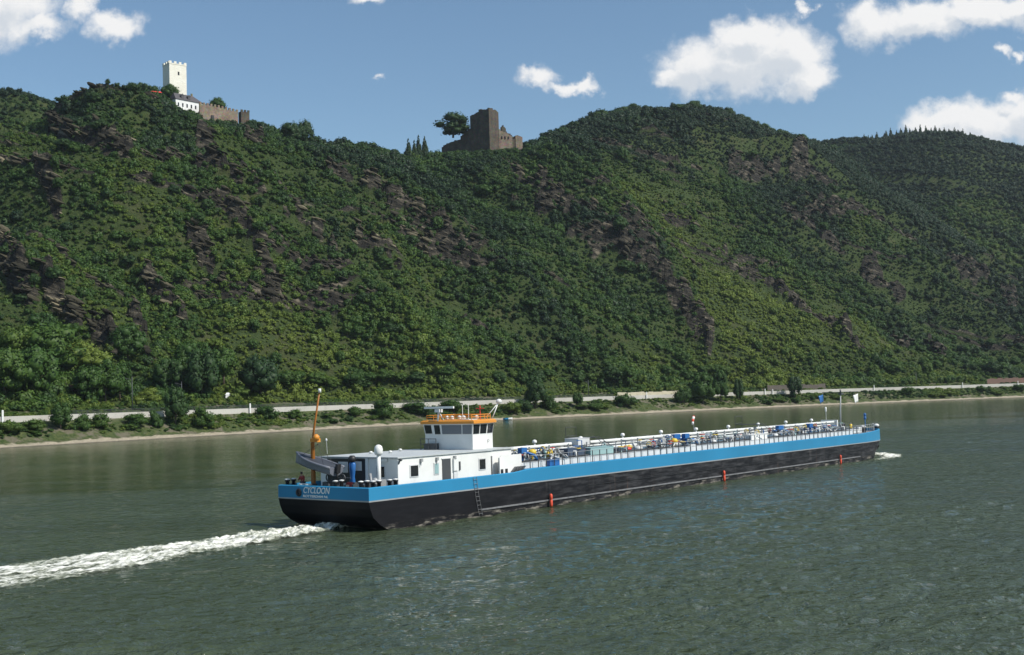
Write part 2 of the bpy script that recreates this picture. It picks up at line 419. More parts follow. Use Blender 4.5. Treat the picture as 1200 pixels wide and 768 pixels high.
def hill_height(X, Y, tab, shore=True):
    """returns Z, s (0 foot .. 1 crest), rock amount"""
    a = X / Y
    Yb = bankY(a); k = bankk(a); d = (Y - Yb) * k
    Yf = Yb + FOOT_D / k
    Yr = np.maximum(np.interp(a, tab[0], tab[1]), Yf + 60); Zr = np.interp(a, tab[0], tab[2])
    s = (Y - Yf) / (Yr - Yf); sc = np.clip(s, 0, 1)
    g = sc * .8 + .2 * sc * sc * (3 - 2 * sc) + .05 * np.sin(2 * PI * sc) * -1
    Zb = FOOT_Z + (Zr - FOOT_Z) * g
    px, py = project(X, Y, Zb)
    rk = rock_mask(px, py) * (1 - .8 * sm(s, .85, .97)) if tab is RIDGE else np.zeros_like(px)
    t = X * .72 + Y * .69
    q = Zb + .36 * t
    wq = q + 16 * fbm(t / 90., Zb / 60., 3)
    win = sm(sc, 0, .10) * (1 - .8 * sm(s, .82, 1.0))
    if tab is RIDGE: win = win * (1 - .85 * sm(s, .78, .92) * np.maximum(np.exp(-((px - 228) / 48.) ** 2), np.exp(-((px - 570) / 45.) ** 2)))
    rib = 1 - np.abs(2 * (vn(wq / 44., t / 260.) - .5)) * 2
    rib2 = 1 - np.abs(2 * (vn(wq / 17. + 9, t / 120.) - .5)) * 2
    dz = 12 * rib + 4.5 * rib2 + 14 * fbm(X / 75., Y / 75., 4) + 3 * fbm(X / 15., Y / 15., 3)
    rib3 = 1 - np.abs(2 * (vn((t + .45 * Zb) / 62. + 5, Zb / 240.) - .5)) * 2
    dz = dz + 10 * rib3
    step = (wq / 6.5) % 1.0
    tb = ((t + .8 * Zb) / 13. + 2.5 * fbm(t / 40., Zb / 25., 3)) % 1.0
    stp = (wq / 2.6 + 2 * fbm(t / 10., Zb / 8., 2)) % 1.0
    saw = 5.5 * (sm(step, 0, .3) - step) + 1.8 * (sm(stp, 0, .3) - stp) + 4.5 * (sm(tb, 0, .25) - tb) + 5.5 * fbm(X / 7., Y / 7., 3)
    rk = np.clip(rk + .6 * sm(fbm(wq / 6., t / 60., 3), .19, .26) * sm(sc, .12, .3) * (1 if tab is RIDGE else .3), 0, 1)
    cl = cliff_steps(px, py) if tab is RIDGE else 0
    Z = Zb + win * (dz - 7 + cl * (1 - sm(s, .7, .85)) + rk * (saw + 1.0))
    Z = np.where(s > 1, Zr - (s - 1) * (Yr - Yf) * .3, Z)
    if shore:
        zs = np.interp(d, SHORE_D, SHORE_Z) + .35 * sm(d, 0, 3) * (1 - sm(d, 15, 19)) * fbm(X / 3., Y / 3., 3) * 2
        Z = np.where(d < FOOT_D, zs, Z)
        rk = np.where(d < FOOT_D, 0, rk)
    return Z, s, rk, d
def ground(x, y, tab=None):
    Z = hill_height(np.array([float(x)]), np.array([float(y)]), RIDGE if tab is None else tab, tab is None)[0]
    return float(Z[0])
def fan(name, tab, pxs, shore, rows):
    a = np.array([ray(p, 300)[0] / ray(p, 300)[1] for p in pxs])
    Yb = bankY(a); k = bankk(a); Yf = Yb + FOOT_D / k
    Yr = np.maximum(np.interp(a, tab[0], tab[1]), Yf + 60)
    R = []
    if shore:
        for d in np.concatenate([[-30, -8], np.linspace(-2, 19, 22), [19.6, 20.4], np.linspace(22, 47, 16)]): R.append(Yb + d / k)
    for s in np.concatenate([np.linspace(0, 1, rows), 1 + np.array([.01, .03, .06, .12, .25, .5, 1.0])]): R.append(Yf + s * (Yr - Yf))
    Y = np.array(R); A = np.broadcast_to(a, Y.shape); X = A * Y
    Z, s, rk, d = hill_height(X, Y, tab, shore)
    nr, nc = Y.shape
    V = np.stack([X, Y, Z], -1).reshape(-1, 3)
    i = np.arange((nr - 1) * (nc - 1)); r = i // (nc - 1); c = i % (nc - 1); b = r * nc + c
    F = np.stack([b, b + 1, b + nc + 1, b + nc], 1)
    me = np_mesh(name, V, F, MAT['ground'], False, {'rock': rk.ravel(), 'inland': (np.clip(d, -40, 60) / 60).ravel()})
    o = bpy.data.objects.new(name, me); COL.objects.link(o); o['kind'] = 'structure'
    return o
# ground material: rock ribs, dry grass and soil, grassy bank, pale beach shingle
m, N, b, o = new_mat('hillside_ground')
geo = N.n('ShaderNodeNewGeometry'); pos = geo.outputs['Position']
rk = N.n('ShaderNodeAttribute', attribute_name='rock').outputs['Fac']
inl = N.n('ShaderNodeAttribute', attribute_name='inland').outputs['Fac']
rot = N.n('ShaderNodeVectorRotate', rotation_type='EULER_XYZ'); N.put(rot.inputs[0], pos); rot.inputs['Rotation'].default_value = (0, math.radians(-22), math.radians(45))
st = N.vmath('MULTIPLY', rot.outputs[0], (.035, .16, .62))
ns = N.noise(st, .8, 6, .7); nb = N.noise(pos, .06, 5, .6); nf = N.noise(pos, .7, 5, .7)
rockc = N.ramp(ns, [(.36, (.009, .009, .008)), (.48, (.024, .022, .017)), (.56, (.050, .044, .033)), (.64, (.17, .146, .106))])
soil = N.mix(N.sstep(nf, .35, .7), (.026, .044, .012), (.052, .074, .020))
soil = N.mix(N.sstep(nb, .5, .7, 0, .7), soil, (.062, .064, .026))
hillc = N.mix(N.sstep(N.math('ADD', rk, N.math('MULTIPLY', N.math('SUBTRACT', nf, .5), .5)), .25, .5), soil, rockc)
grass = N.mix(N.sstep(nf, .35, .65), (.035, .06, .016), (.085, .10, .035))
grass = N.mix(N.sstep(N.noise(pos, .16, 4, .6), .5, .62, 0, .8), grass, (.15, .13, .095))
beach = N.mix(N.sstep(N.noise(pos, 1.6, 5, .8), .35, .65), (.30, .255, .18), (.46, .40, .30))
beach = N.mix(N.sstep(N.noise(pos, .25, 3, .6), .55, .7, 0, .7), beach, (.22, .19, .13))
wetl = N.sstep(inl, .0, .03)
beach = N.mix(wetl, (.10, .09, .065), beach)
jag = N.math('ADD', inl, N.math('MULTIPLY', N.math('SUBTRACT', N.noise(pos, .22, 4, .6), .5), .16))
c = N.mix(N.sstep(jag, .065, .10), beach, grass)
c = N.mix(N.sstep(inl, .78, .86), c, hillc)
N.put(b.inputs['Base Color'], c); b.inputs['Roughness'].default_value = .9; b.inputs['Specular IOR Level'].default_value = .2
bp = N.n('ShaderNodeBump'); bp.inputs['Strength'].default_value = .9; bp.inputs['Distance'].default_value = 1.6
N.put(bp.inputs['Height'], N.math('ADD', ns, N.math('MULTIPLY', nf, .5))); N.put(b.inputs['Normal'], bp.outputs[0])
MAT['ground'] = m
hill = fan('hillside', RIDGE, np.linspace(-330, 1530, 1150), True, 430)
far_r = fan('distant_hill', FAR_R, np.linspace(700, 1620, 300), False, 160)
far_l = fan('distant_hill', FAR_L, np.linspace(-400, 260, 160), False, 120)

# ------------------------------------------------------------------ foliage prototypes
def ico(sub):
    bm = bmesh.new(); bmesh.ops.create_icosphere(bm, subdivisions=sub, radius=1.)
    V = np.array([v.co[:] for v in bm.verts]); F = np.array([[v.index for v in f.verts] for f in bm.faces]); bm.free(); return V, F
IV1, IF1 = ico(1); IV2, IF2 = ico(2)
def crown_mesh(name, seed, clumps, leaves, leaf, mat, core=True, squash=(1, 1, 1)):
    """clumps: list of (x,y,z,r); leaf quads face outwards with jitter; solid dark-free cores keep the crown dense"""
    r = np.random.RandomState(seed); V = []; F = []; NV = []; n = 0
    tot = sum(c[3] ** 2 for c in clumps)
    for (x, y, z, rad) in clumps:
        m_ = max(6, int(leaves * rad ** 2 / tot))
        d = r.normal(size=(m_, 3)); d /= np.linalg.norm(d, axis=1)[:, None]
        d[:, 2] = np.where(d[:, 2] < -.45, -d[:, 2], d[:, 2])
        rr = rad * (1 + .22 * r.normal(size=m_)).clip(.6, 1.45)
        c = np.array([x, y, z]) + d * rr[:, None]
        nn = d + .75 * r.normal(size=(m_, 3)) * .6 + np.array([0, 0, .15]); nn /= np.linalg.norm(nn, axis=1)[:, None]
        u = np.cross(nn, r.normal(size=(m_, 3))); u /= np.linalg.norm(u, axis=1)[:, None]; w = np.cross(nn, u)
        sz = leaf * (.6 + .8 * r.rand(m_))[:, None]
        q = np.stack([c - u * sz, c - w * sz * .7, c + u * sz, c + w * sz * .7], 1).reshape(-1, 3)
        V.append(q); F.append(np.arange(m_ * 4).reshape(-1, 4) + n); n += m_ * 4
        sn = d * 1.0 + nn * .35 + (c - np.array([0, 0, .45])) * .8; sn /= np.linalg.norm(sn, axis=1)[:, None]; NV.append(np.repeat(sn, 4, 0))
        if core:
            k = rad * .80 * (1 + .25 * (r.rand(len(IV1), 1) - .5))
            V.append(np.array([x, y, z]) + IV1 * k); NV.append(IV1)
            f3 = IF1; F.append(np.stack([f3[:, 0], f3[:, 1], f3[:, 2], f3[:, 2]], 1) + n); n += len(IV1)
    V = np.concatenate(V) * np.array(squash)
    quads = np.concatenate(F); tri = quads[:, 2] == quads[:, 3]
    me = bpy.data.meshes.new(name)
    me.from_pydata(V.tolist(), [], [tuple(q[:3]) if t else tuple(q) for q, t in zip(quads.tolist(), tri)])
    me.materials.append(mat); me.update()
    me.polygons.foreach_set('use_smooth', [True] * len(me.polygons))
    me.normals_split_custom_set_from_vertices(np.concatenate(NV).tolist())      # rounded clump shading
    return me
def bush_clumps(seed, n, spread=.62, zmid=.55):
    r = random.Random(seed); L = [(0, 0, zmid, .62)]
    for i in range(n):
        a = r.uniform(0, 2 * PI); q = spread * math.sqrt(r.random()); rad = r.uniform(.26, .45)
        L.append((q * math.cos(a), q * math.sin(a), zmid + r.uniform(-.28, .38), rad))
    return L
protos = bpy.data.collections.new('scrub_kinds')
for i in range(7):
    me = crown_mesh('scrub_bush', 50 + i, bush_clumps(i, 6 + i % 3), 300, .135, MAT['leaf_inst'])
    protos.objects.link(bpy.data.objects.new('scrub_bush_%d' % i, me))

def geo_scatter(name, pts, scl, rotz, idx, tint, coll, label):
    me = bpy.data.meshes.new(name); me.vertices.add(len(pts)); me.vertices.foreach_set('co', np.asarray(pts, np.float32).ravel())
    a = me.attributes.new('scl', 'FLOAT_VECTOR', 'POINT'); a.data.foreach_set('vector', np.asarray(scl, np.float32).ravel())
    for nm, arr in (('rotz', rotz), ('tint', tint)):
        a = me.attributes.new(nm, 'FLOAT', 'POINT'); a.data.foreach_set('value', np.asarray(arr, np.float32))
    a = me.attributes.new('idx', 'INT', 'POINT'); a.data.foreach_set('value', np.asarray(idx, np.int32))
    o = bpy.data.objects.new(name, me); COL.objects.link(o)
    ng = bpy.data.node_groups.new(name, 'GeometryNodeTree'); K = NT(ng)
    ng.interface.new_socket('Geometry', in_out='INPUT', socket_type='NodeSocketGeometry')
    ng.interface.new_socket('Geometry', in_out='OUTPUT', socket_type='NodeSocketGeometry')
    i = K.n('NodeGroupInput'); oo = K.n('NodeGroupOutput')
    m2p = K.n('GeometryNodeMeshToPoints'); K.put(m2p.inputs[0], i.outputs[0])
    ci = K.n('GeometryNodeCollectionInfo'); ci.inputs[0].default_value = coll; ci.inputs[1].default_value = True; ci.inputs[2].default_value = True
    def attr(nm, typ):
        nd = K.n('GeometryNodeInputNamedAttribute', data_type=typ); nd.inputs[0].default_value = nm; return nd.outputs[0]
    iop = K.n('GeometryNodeInstanceOnPoints'); K.put(iop.inputs['Points'], m2p.outputs[0]); K.put(iop.inputs['Instance'], ci.outputs[0])
    iop.inputs['Pick Instance'].default_value = True; K.put(iop.inputs['Instance Index'], attr('idx', 'INT'))
    cx = K.n('ShaderNodeCombineXYZ'); K.put(cx.inputs[2], attr('rotz', 'FLOAT'))
    K.put(iop.inputs['Rotation'], cx.outputs[0]); K.put(iop.inputs['Scale'], attr('scl', 'FLOAT_VECTOR'))
    K.put(oo.inputs[0], iop.outputs[0])
    md = o.modifiers.new('scatter', 'NODES'); md.node_group = ng
    o['kind'] = 'stuff'; o['label'] = label; o['category'] = 'scrub'
    return o
def scatter_hill(name, tab, spacing, rmin, rmax, pxlim, label, seed, dens=1., shore=False, tint0=0.):
    r = np.random.RandomState(seed)
    a0 = ray(pxlim[0], 300)[0] / ray(pxlim[0], 300)[1]; a1 = ray(pxlim[1], 300)[0] / ray(pxlim[1], 300)[1]
    Y1 = tab[1].max() * 1.06; Y0 = float(bankY(np.array([a0]))[0]) + 40
    xs = np.arange(min(a0 * Y1, a0 * Y0), max(a1 * Y1, a1 * Y0), spacing); ys = np.arange(Y0, Y1, spacing)
    X, Y = np.meshgrid(xs, ys); X = X + (r.rand(*X.shape) - .5) * spacing * .95; Y = Y + (r.rand(*Y.shape) - .5) * spacing * .95
    X = X.ravel(); Y = Y.ravel(); a = X / Y; k = (a > a0) & (a < a1); X = X[k]; Y = Y[k]
    Z, s, rk, d = hill_height(X, Y, tab, False)
    k = (s > .0) & (s < 1.06); X, Y, Z, s, rk = X[k], Y[k], Z[k], s[k], rk[k]
    t = X * .72 + Y * .69
    clear = fbm((Z + .36 * t) / 22. + 3, t / 60., 4)
    p = 1 - .56 * sm(rk, .3, .65); p = p * (1 - .30 * sm(clear, .11, .2) * (1 - sm(s, .55, .8))) * dens
    k = r.rand(len(X)) < p; X, Y, Z, s, rk, clear = X[k], Y[k], Z[k], s[k], rk[k], clear[k]
    n = len(X)
    big = fbm(X / 50. + 7, Y / 50., 3)
    fo = sm(fbm(X / 48. + 20, Y / 48., 4) + .16 * (s - .55) + .05 * sm(X, 150, 500), -.03, .07)
    wood = r.rand(n) < .13 + .40 * fo
    sz = np.where(wood, rmin * 1.3 + (rmax - rmin * 1.3) * r.rand(n) ** 1.3, rmin * (.6 + .75 * r.rand(n))) * (1 - .35 * sm(rk, .2, .5)) * (1 - .3 * sm(clear, .08, .16))
    sz = sz * (.8 + .35 * sm(s, .75, 1.))
    px, py = project(X, Y, Z)
    if tab is RIDGE:      # kept short in front of the castle buildings
        sz = sz * (1 - .46 * sm(s, .8, .9) * np.maximum(sm(px, 192, 202) * (1 - sm(px, 288, 298)), sm(px, 540, 560) * (1 - sm(px, 610, 620))))
    scl = np.stack([sz * (.85 + .4 * r.rand(n)), sz * (.85 + .4 * r.rand(n)), sz * (.75 + .5 * r.rand(n))], 1)
    low = 1 - sm(s, .1, .7)
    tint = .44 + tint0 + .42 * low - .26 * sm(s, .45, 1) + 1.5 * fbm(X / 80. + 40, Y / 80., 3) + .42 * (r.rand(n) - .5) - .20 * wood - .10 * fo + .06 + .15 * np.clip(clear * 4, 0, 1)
    tint = tint - .30 * sm(px - .9 * (py - 250), 640, 1050)  # soft shade of the upper right slope put into the leaf tint
    P = np.stack([X, Y, Z - .12 * sz], 1)
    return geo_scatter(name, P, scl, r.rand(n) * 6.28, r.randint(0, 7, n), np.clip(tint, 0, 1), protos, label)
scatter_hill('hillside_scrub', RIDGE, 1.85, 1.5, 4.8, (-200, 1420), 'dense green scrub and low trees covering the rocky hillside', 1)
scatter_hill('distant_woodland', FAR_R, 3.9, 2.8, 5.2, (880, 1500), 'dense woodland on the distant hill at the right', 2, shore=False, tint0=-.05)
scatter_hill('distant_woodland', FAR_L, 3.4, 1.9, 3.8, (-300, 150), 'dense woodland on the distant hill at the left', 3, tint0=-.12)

# low scrub on the embankment and rough grass between road and slope
def scatter_bank(name, d0, d1, spacing, r0, r1, label, seed, tl, th):
    r = np.random.RandomState(seed); n = int((d1 - d0) * 900 / spacing ** 2)
    px = r.uniform(-200, 1400, n * 2); a = np.interp(px, _PXC, _PXA); Yb = bankY(a); k = bankk(a)
    keep = r.rand(len(px)) < (Yb / 800.) ; a = a[keep]; d = r.uniform(d0, d1, len(a)); Y = bankY(a) + d / bankk(a); X = a * Y
    Z = hill_height(X, Y, RIDGE, True)[0]; n = len(a)
    c = fbm(X / 14., Y / 14., 3); keep = r.rand(n) < .35 + 2.5 * c + .3; X, Y, Z, c = X[keep], Y[keep], Z[keep], c[keep]; n = len(X)
    sz = r0 + (r1 - r0) * r.rand(n) ** 2 * (1 + 1.5 * np.clip(c, -.3, .4))
    scl = np.stack([sz * (1 + .5 * r.rand(n)), sz * (1 + .5 * r.rand(n)), sz * (.6 + .4 * r.rand(n))], 1)
    return geo_scatter(name, np.stack([X, Y, Z - .15 * sz], 1), scl, r.rand(n) * 6.28, r.randint(0, 7, n), np.clip(tl + (th - tl) * r.rand(n) + 1.2 * fbm(X / 30. + 9, Y / 30., 2), 0, 1), protos, label)
scatter_bank('bank_scrub', 8.5, 19.2, 1.5, .35, 1.25, 'low scrub and weeds on the embankment below the road wall', 12, .2, .7)
scatter_bank('verge_scrub', 33, 50, 1.9, .4, 1.4, 'rough grass and brambles between the road and the foot of the slope', 13, .35, .85)

# broken rock on the outcrops: jagged blocks dipping the way the slate beds dip
m, N, b, o = new_mat('broken_slate')
tn = N.n('ShaderNodeAttribute', attribute_type='INSTANCER', attribute_name='tint').outputs['Fac']
g = N.n('ShaderNodeNewGeometry'); nz = N.noise(N.vmath('MULTIPLY', g.outputs['Position'], (.4, .4, 1.5)), 1., 4, .7)
N.put(b.inputs['Base Color'], N.ramp(N.math('ADD', tn, N.math('MULTIPLY', N.math('SUBTRACT', nz, .5), .7), clamp=True), [(0, (.018, .017, .012)), (.5, (.060, .054, .036)), (1, (.25, .215, .14))]))
b.inputs['Roughness'].default_value = .9; b.inputs['Specular IOR Level'].default_value = .15
MAT['slate_rock'] = m
rock_kinds = bpy.data.collections.new('rock_kinds')
for i in range(6):
    r_ = np.random.RandomState(300 + i); pl = r_.normal(size=(11, 3)); pl /= np.linalg.norm(pl, axis=1)[:, None]; off = r_.uniform(.45, .95, 11)
    Vr = IV2.copy()
    for n_, d_ in zip(pl, off):
        t_ = Vr @ n_ - d_; Vr = Vr - np.clip(t_, 0, None)[:, None] * n_
    Vr = Vr * np.array([1.9, .9, .62]); ca, sa = math.cos(math.radians(27)), math.sin(math.radians(27))
    Vr = np.stack([Vr[:, 0] * ca + Vr[:, 2] * sa, Vr[:, 1], -Vr[:, 0] * sa + Vr[:, 2] * ca], 1)
    rock_kinds.objects.link(bpy.data.objects.new('rock_block_%d' % i, np_mesh('rock_block', Vr, IF2, MAT['slate_rock'])))
def scatter_rocks():
    r = np.random.RandomState(77); n = 150000
    px = r.uniform(-60, 1260, n); s = r.uniform(.03, .97, n); a = np.array([np.interp(px, _PXC, _PXA)])[0]
    Yb = bankY(a); Yf = Yb + FOOT_D / bankk(a); Yr = np.interp(a, RIDGE[0], RIDGE[1]); Y = Yf + s * (Yr - Yf); X = a * Y
    Z, s, rk, d = hill_height(X, Y, RIDGE, False)
    k = r.rand(n) < sm(rk, .3, .75) * .32; X, Y, Z, rk = X[k], Y[k], Z[k], rk[k]; n = len(X)
    sz = .5 + 1.9 * r.rand(n) ** 2.5
    scl = np.stack([sz * (.7 + .9 * r.rand(n)), sz * (.8 + .5 * r.rand(n)), sz * (.6 + .8 * r.rand(n))], 1)
    tint = np.clip(.24 - .26 * sm(X, 120, 330) + 1.3 * fbm(X / 18., Y / 18., 3) + .5 * (r.rand(n) - .4), 0, 1)
    o_ = geo_scatter('outcrop_rocks', np.stack([X, Y, Z + .05 * sz], 1), scl, math.radians(44) + r.normal(size=n) * .3, r.randint(0, 6, n), tint, rock_kinds, 'broken brown slate rock in diagonal ribs across the hillside')
    o_['category'] = 'rock'
scatter_rocks()

# ------------------------------------------------------------------ the river
m, N, b, o = new_mat('river_water')
geo = N.n('ShaderNodeNewGeometry'); pos = geo.outputs['Position']
def rotv(v, deg, sc):
    nd = N.n('ShaderNodeVectorRotate', rotation_type='Z_AXIS'); N.put(nd.inputs[0], v); nd.inputs['Angle'].default_value = math.radians(deg)
    return N.vmath('MULTIPLY', nd.outputs[0], sc)
sp3 = N.n('ShaderNodeSeparateXYZ'); N.put(sp3.inputs[0], pos)
acr = N.math('SUBTRACT', N.math('MULTIPLY', sp3.outputs[1], .71), N.math('MULTIPLY', sp3.outputs[0], .70))   # metres out into the river
lee = N.sstep(acr, 60, 200, 1.0, .2)                                                                      # calmer in the lee of the hill
big = N.noise(rotv(pos, 8, (.012, .045, 1)), 1., 4, .6, .8)
h0 = N.noise(rotv(pos, 30, (.16, .22, 1)), 1., 2, .5, .3)
h1 = N.noise(rotv(pos, 12, (.50, .66, 1)), 1., 2, .5, .5)
h2 = N.noise(rotv(pos, -12, (1.25, 1.5, 1)), 1., 3, .6, .4)
amp = N.math('MULTIPLY', N.sstep(big, .32, .66, .45, 1.25), lee)
far = N.sstep(sp3.outputs[1], 150, 520, .3, 1.0)     # the mesh itself carries the longer waves near by
hh = N.math('ADD', N.math('MULTIPLY', N.math('ADD', N.math('MULTIPLY', h1, 1.2), N.math('MULTIPLY', h0, 1.6)), far), N.math('MULTIPLY', h2, .42))
bp = N.n('ShaderNodeBump'); bp.inputs['Distance'].default_value = 1.0; N.put(bp.inputs['Strength'], amp); N.put(bp.inputs['Height'], hh)
col = N.mix(N.sstep(big, .3, .7), (.040, .054, .027), (.060, .079, .046))
N.put(b.inputs['Base Color'], col); b.inputs['Roughness'].default_value = .08; b.inputs['IOR'].default_value = 1.30
N.put(b.inputs['Normal'], bp.outputs[0])
MAT['water'] = m
# wave mesh: rows closer together near the viewer's shore, a sum of many small wave trains
rows = [18.]
while rows[-1] < 300: rows.append(rows[-1] + min(.42, max(.10, .62 * rows[-1] ** 2 / (FOC * HCAM))))
while rows[-1] < 560: rows.append(rows[-1] + 1.1)
while rows[-1] < 900: rows.append(rows[-1] + 4)
Yr_ = np.array(rows); colp = np.linspace(-260, 1460, 1080); ac = np.array([ray(p, 600)[0] / ray(p, 600)[1] for p in colp])
Yg = np.repeat(Yr_[:, None], len(ac), 1); Xg = ac[None, :] * Yg
rw = np.random.RandomState(5); Zg = np.zeros_like(Xg)
gap = np.gradient(Yr_)[:, None]
WD = math.radians(-62)
for i_ in range(70):
    lam = .48 * (6 / .48) ** (rw.rand() ** 1.7); th = WD + rw.normal() * .75; kk = 2 * PI / lam
    slope = .024 * (lam / 1.2) ** -.12
    w_ = np.clip((lam / gap - 2.2) / 2.5, 0, 1)
    Zg += w_ * (slope / kk) * np.sin(kk * (Xg * math.cos(th) + Yg * math.sin(th)) + rw.rand() * 6.28 + 1.2 * fbm(Xg / 30. + i_, Yg / 30., 2))
acr_ = Yg * .71 - Xg * .70
env = (.35 + 1.5 * np.clip(fbm(Xg / 26. + .25 * Yg / 26., Yg / 17., 3) + .45, 0, 1.1)) * (1 - .87 * sm(acr_, 60, 185))
edge = sm(colp, -250, -150)[None, :] * (1 - sm(colp, 1350, 1450))[None, :] * sm(Yr_, 19, 30)[:, None] * (1 - sm(Yr_, 420, 560))[:, None]
Zg = Zg * env; Zg = (Zg + 1.2 * Zg * np.abs(Zg)) * edge
nr, nc = Xg.shape; V = np.stack([Xg, Yg, Zg], -1).reshape(-1, 3); q = np.arange((nr - 1) * (nc - 1)); r_ = q // (nc - 1); c_ = q % (nc - 1); b_ = r_ * nc + c_
F = np.stack([b_, b_ + 1, b_ + nc + 1, b_ + nc], 1); n0 = len(V)
V = np.concatenate([V, [(-2500, -300, -.5), (2500, -300, -.5), (2500, 2500, -.5), (-2500, 2500, -.5)]]); F = np.concatenate([F, [[n0, n0 + 1, n0 + 2, n0 + 3]]])
me = np_mesh('river', V, F, MAT['water'], True)
river = bpy.data.objects.new('river', me); COL.objects.link(river); river['kind'] = 'structure'

# ------------------------------------------------------------------ road, wall and fence along the far bank
def strip(name, d0, z0, d1, z1, px0, px1, n, mat, parent=None):
    V = []; F = []
    for i in range(n + 1):
        px = px0 + (px1 - px0) * i / n
        V += [bank_pt(px, d0, z0)[:], bank_pt(px, d1, z1)[:]]
        if i: F.append((2 * i - 2, 2 * i, 2 * i + 1, 2 * i - 1))
    me = bpy.data.meshes.new(name); me.from_pydata(V, [], F); me.materials.append(mat); me.update()
    o = bpy.data.objects.new(name, me); COL.objects.link(o); o.parent = parent
    return o
def wall_run(mb, d, t, z0, z1, px0, px1, n, uneven=0.):
    for i in range(n):
        a = px0 + (px1 - px0) * i / n; c = px0 + (px1 - px0) * (i + 1) / n - (.02 if uneven == 0 else 0)
        zz = z1 + random.uniform(-uneven, uneven)
        p = [bank_pt(a, d), bank_pt(c, d), bank_pt(c, d + t), bank_pt(a, d + t)]
        mb.hexa([(q.x, q.y, z0) for q in p] + [(q.x, q.y, zz) for q in p])
asphalt = paint('asphalt', (.06, .06, .062), .85, .3, .4, dirtcol=(.1, .095, .085))
conc = paint('pale_concrete', (.50, .48, .43), .8, .35, .25, dirtcol=(.2, .18, .14))
stone_d = paint('dark_stone', (.10, .085, .07), .9, .5, .6, dirtcol=(.2, .16, .12))
linew = paint('road_line_white', (.7, .7, .68), .7, .2)
road = strip('road', 20.45, 7.76, 30.5, 7.78, -330, 1530, 240, asphalt); road['kind'] = 'structure'
mk = MB()
for i in range(150):
    a = -320 + i * 12.3; p = [bank_pt(a, 25.4), bank_pt(a + 5, 25.4), bank_pt(a + 5, 25.55), bank_pt(a, 25.55)]
    mk.add([(q.x, q.y, 7.785) for q in p], [(0, 1, 2, 3)])
rm = mk.build('road_marking', linew, road)
w = MB(); wall_run(w, 19.75, .55, 5.9, 8.95, -330, 1530, 260)
o = w.build('roadside_wall', conc); setp(o, 'long pale concrete wall along the river road on the far bank', 'wall')
fence = empty('guard_fence', 'dark metal railing standing on the pale wall beside the river road', 'railing', loc=bank_pt(250, 20.0, 8.95))
fo = Vector(fence.location)
r1 = MB()
for z in (9.15, 9.6, 10.05): r1.tube([bank_pt(px, 20.05, z) - fo for px in range(75, 722, 4)], .07, 4)
r1.build('handrail', MAT['darksteel'], fence)
pm = MB(); pm.box(-.06, .06, -.06, .06, 0, 1.15); post0 = None
for i in range(98):
    px = 76 + i * 6.58
    if post0 is None: post0 = pm.build('fence_post', MAT['darksteel'], fence); q = post0
    else: q = post0.copy(); COL.objects.link(q); q.parent = fence
    q.location = bank_pt(px, 20.05, 8.95) - fo
w = MB(); wall_run(w, 33, .6, 7.6, 10.6, 724, 797, 14, .35)
setp(w.build('low_wall', paint('cream_plaster', (.55, .50, .36), .8, .4, .4)), 'low cream wall behind the road above the middle of the barge', 'wall')
w = MB(); wall_run(w, 40, .8, 8, 12.2, 900, 968, 26, .35)
setp(w.build('stone_wall', stone_d), 'dark brown stone wall behind the road on the right', 'wall')
w = MB(); wall_run(w, 41, .8, 8, 12.6, 1158, 1225, 22, .4)
setp(w.build('stone_wall', paint('red_stone', (.17, .10, .075), .9, .5, .6)), 'reddish stone wall at the hill foot by the right edge of the picture', 'wall')
def marker(px, h, label, d=19.2):
    e = empty('marker_post', label, 'marker post', 'white marker posts along the river road', bank_pt(px, d, 7.1), math.radians(45))
    a = MB(); a.box(-.28, .28, -.12, .12, 0, h); a.build('post', MAT['white'], e)
    a = MB(); a.hexa([(-.34, -.16, h), (.34, -.16, h), (.34, .16, h), (-.34, .16, h), (-.1, -.05, h + .25), (.1, -.05, h + .25), (.1, .05, h + .25), (-.1, .05, h + .25)]); a.build('cap', MAT['offwhite'], e)
for px, h, lb in [(293, 3.4, 'white marker post on the river wall below the big round tree'), (758, 3.2, 'white marker post in front of the low cream wall'), (897, 3.0, 'white marker post left of its near twin by the dark brown wall'),
                  (906, 2.6, 'white marker post right of its near twin by the dark brown wall'), (1025, 3.2, 'white marker post on the bank behind the bow of the barge'), (1129, 3.2, 'white marker post on the far bank right of the bow'),
                  (1194, 3.2, 'white marker post nearest the right edge of the picture'), (3, 3.6, 'white marker post at the left edge of the picture')]:
    marker(px, h, lb)
# slim poles along the railway
def pole(px, h, label):
    e = empty('utility_pole', label, 'pole', 'slim poles by the railway', bank_pt(px, 44, 8.8), math.radians(40))
    a = MB(); a.tube([(0, 0, 0), (0, 0, h)], .2, 6, .12); a.build('mast', MAT['darksteel'], e)
    a = MB(); a.tube([(0, 0, h - 1.2), (-2.6, 0, h - .5)], .09, 5); a.tube([(0, 0, h - 2.6), (-2.6, 0, h - .6)], .05, 4); a.build('bracket', MAT['darksteel'], e)
pole(155, 13, 'slim dark pole by the railway near the left grove'); pole(213, 11, 'slim dark pole behind the tall bank tree left of the round tree'); pole(690, 9, 'slim dark pole left of the low cream wall'); pole(1075, 9, 'slim dark pole behind the road right of the bow')
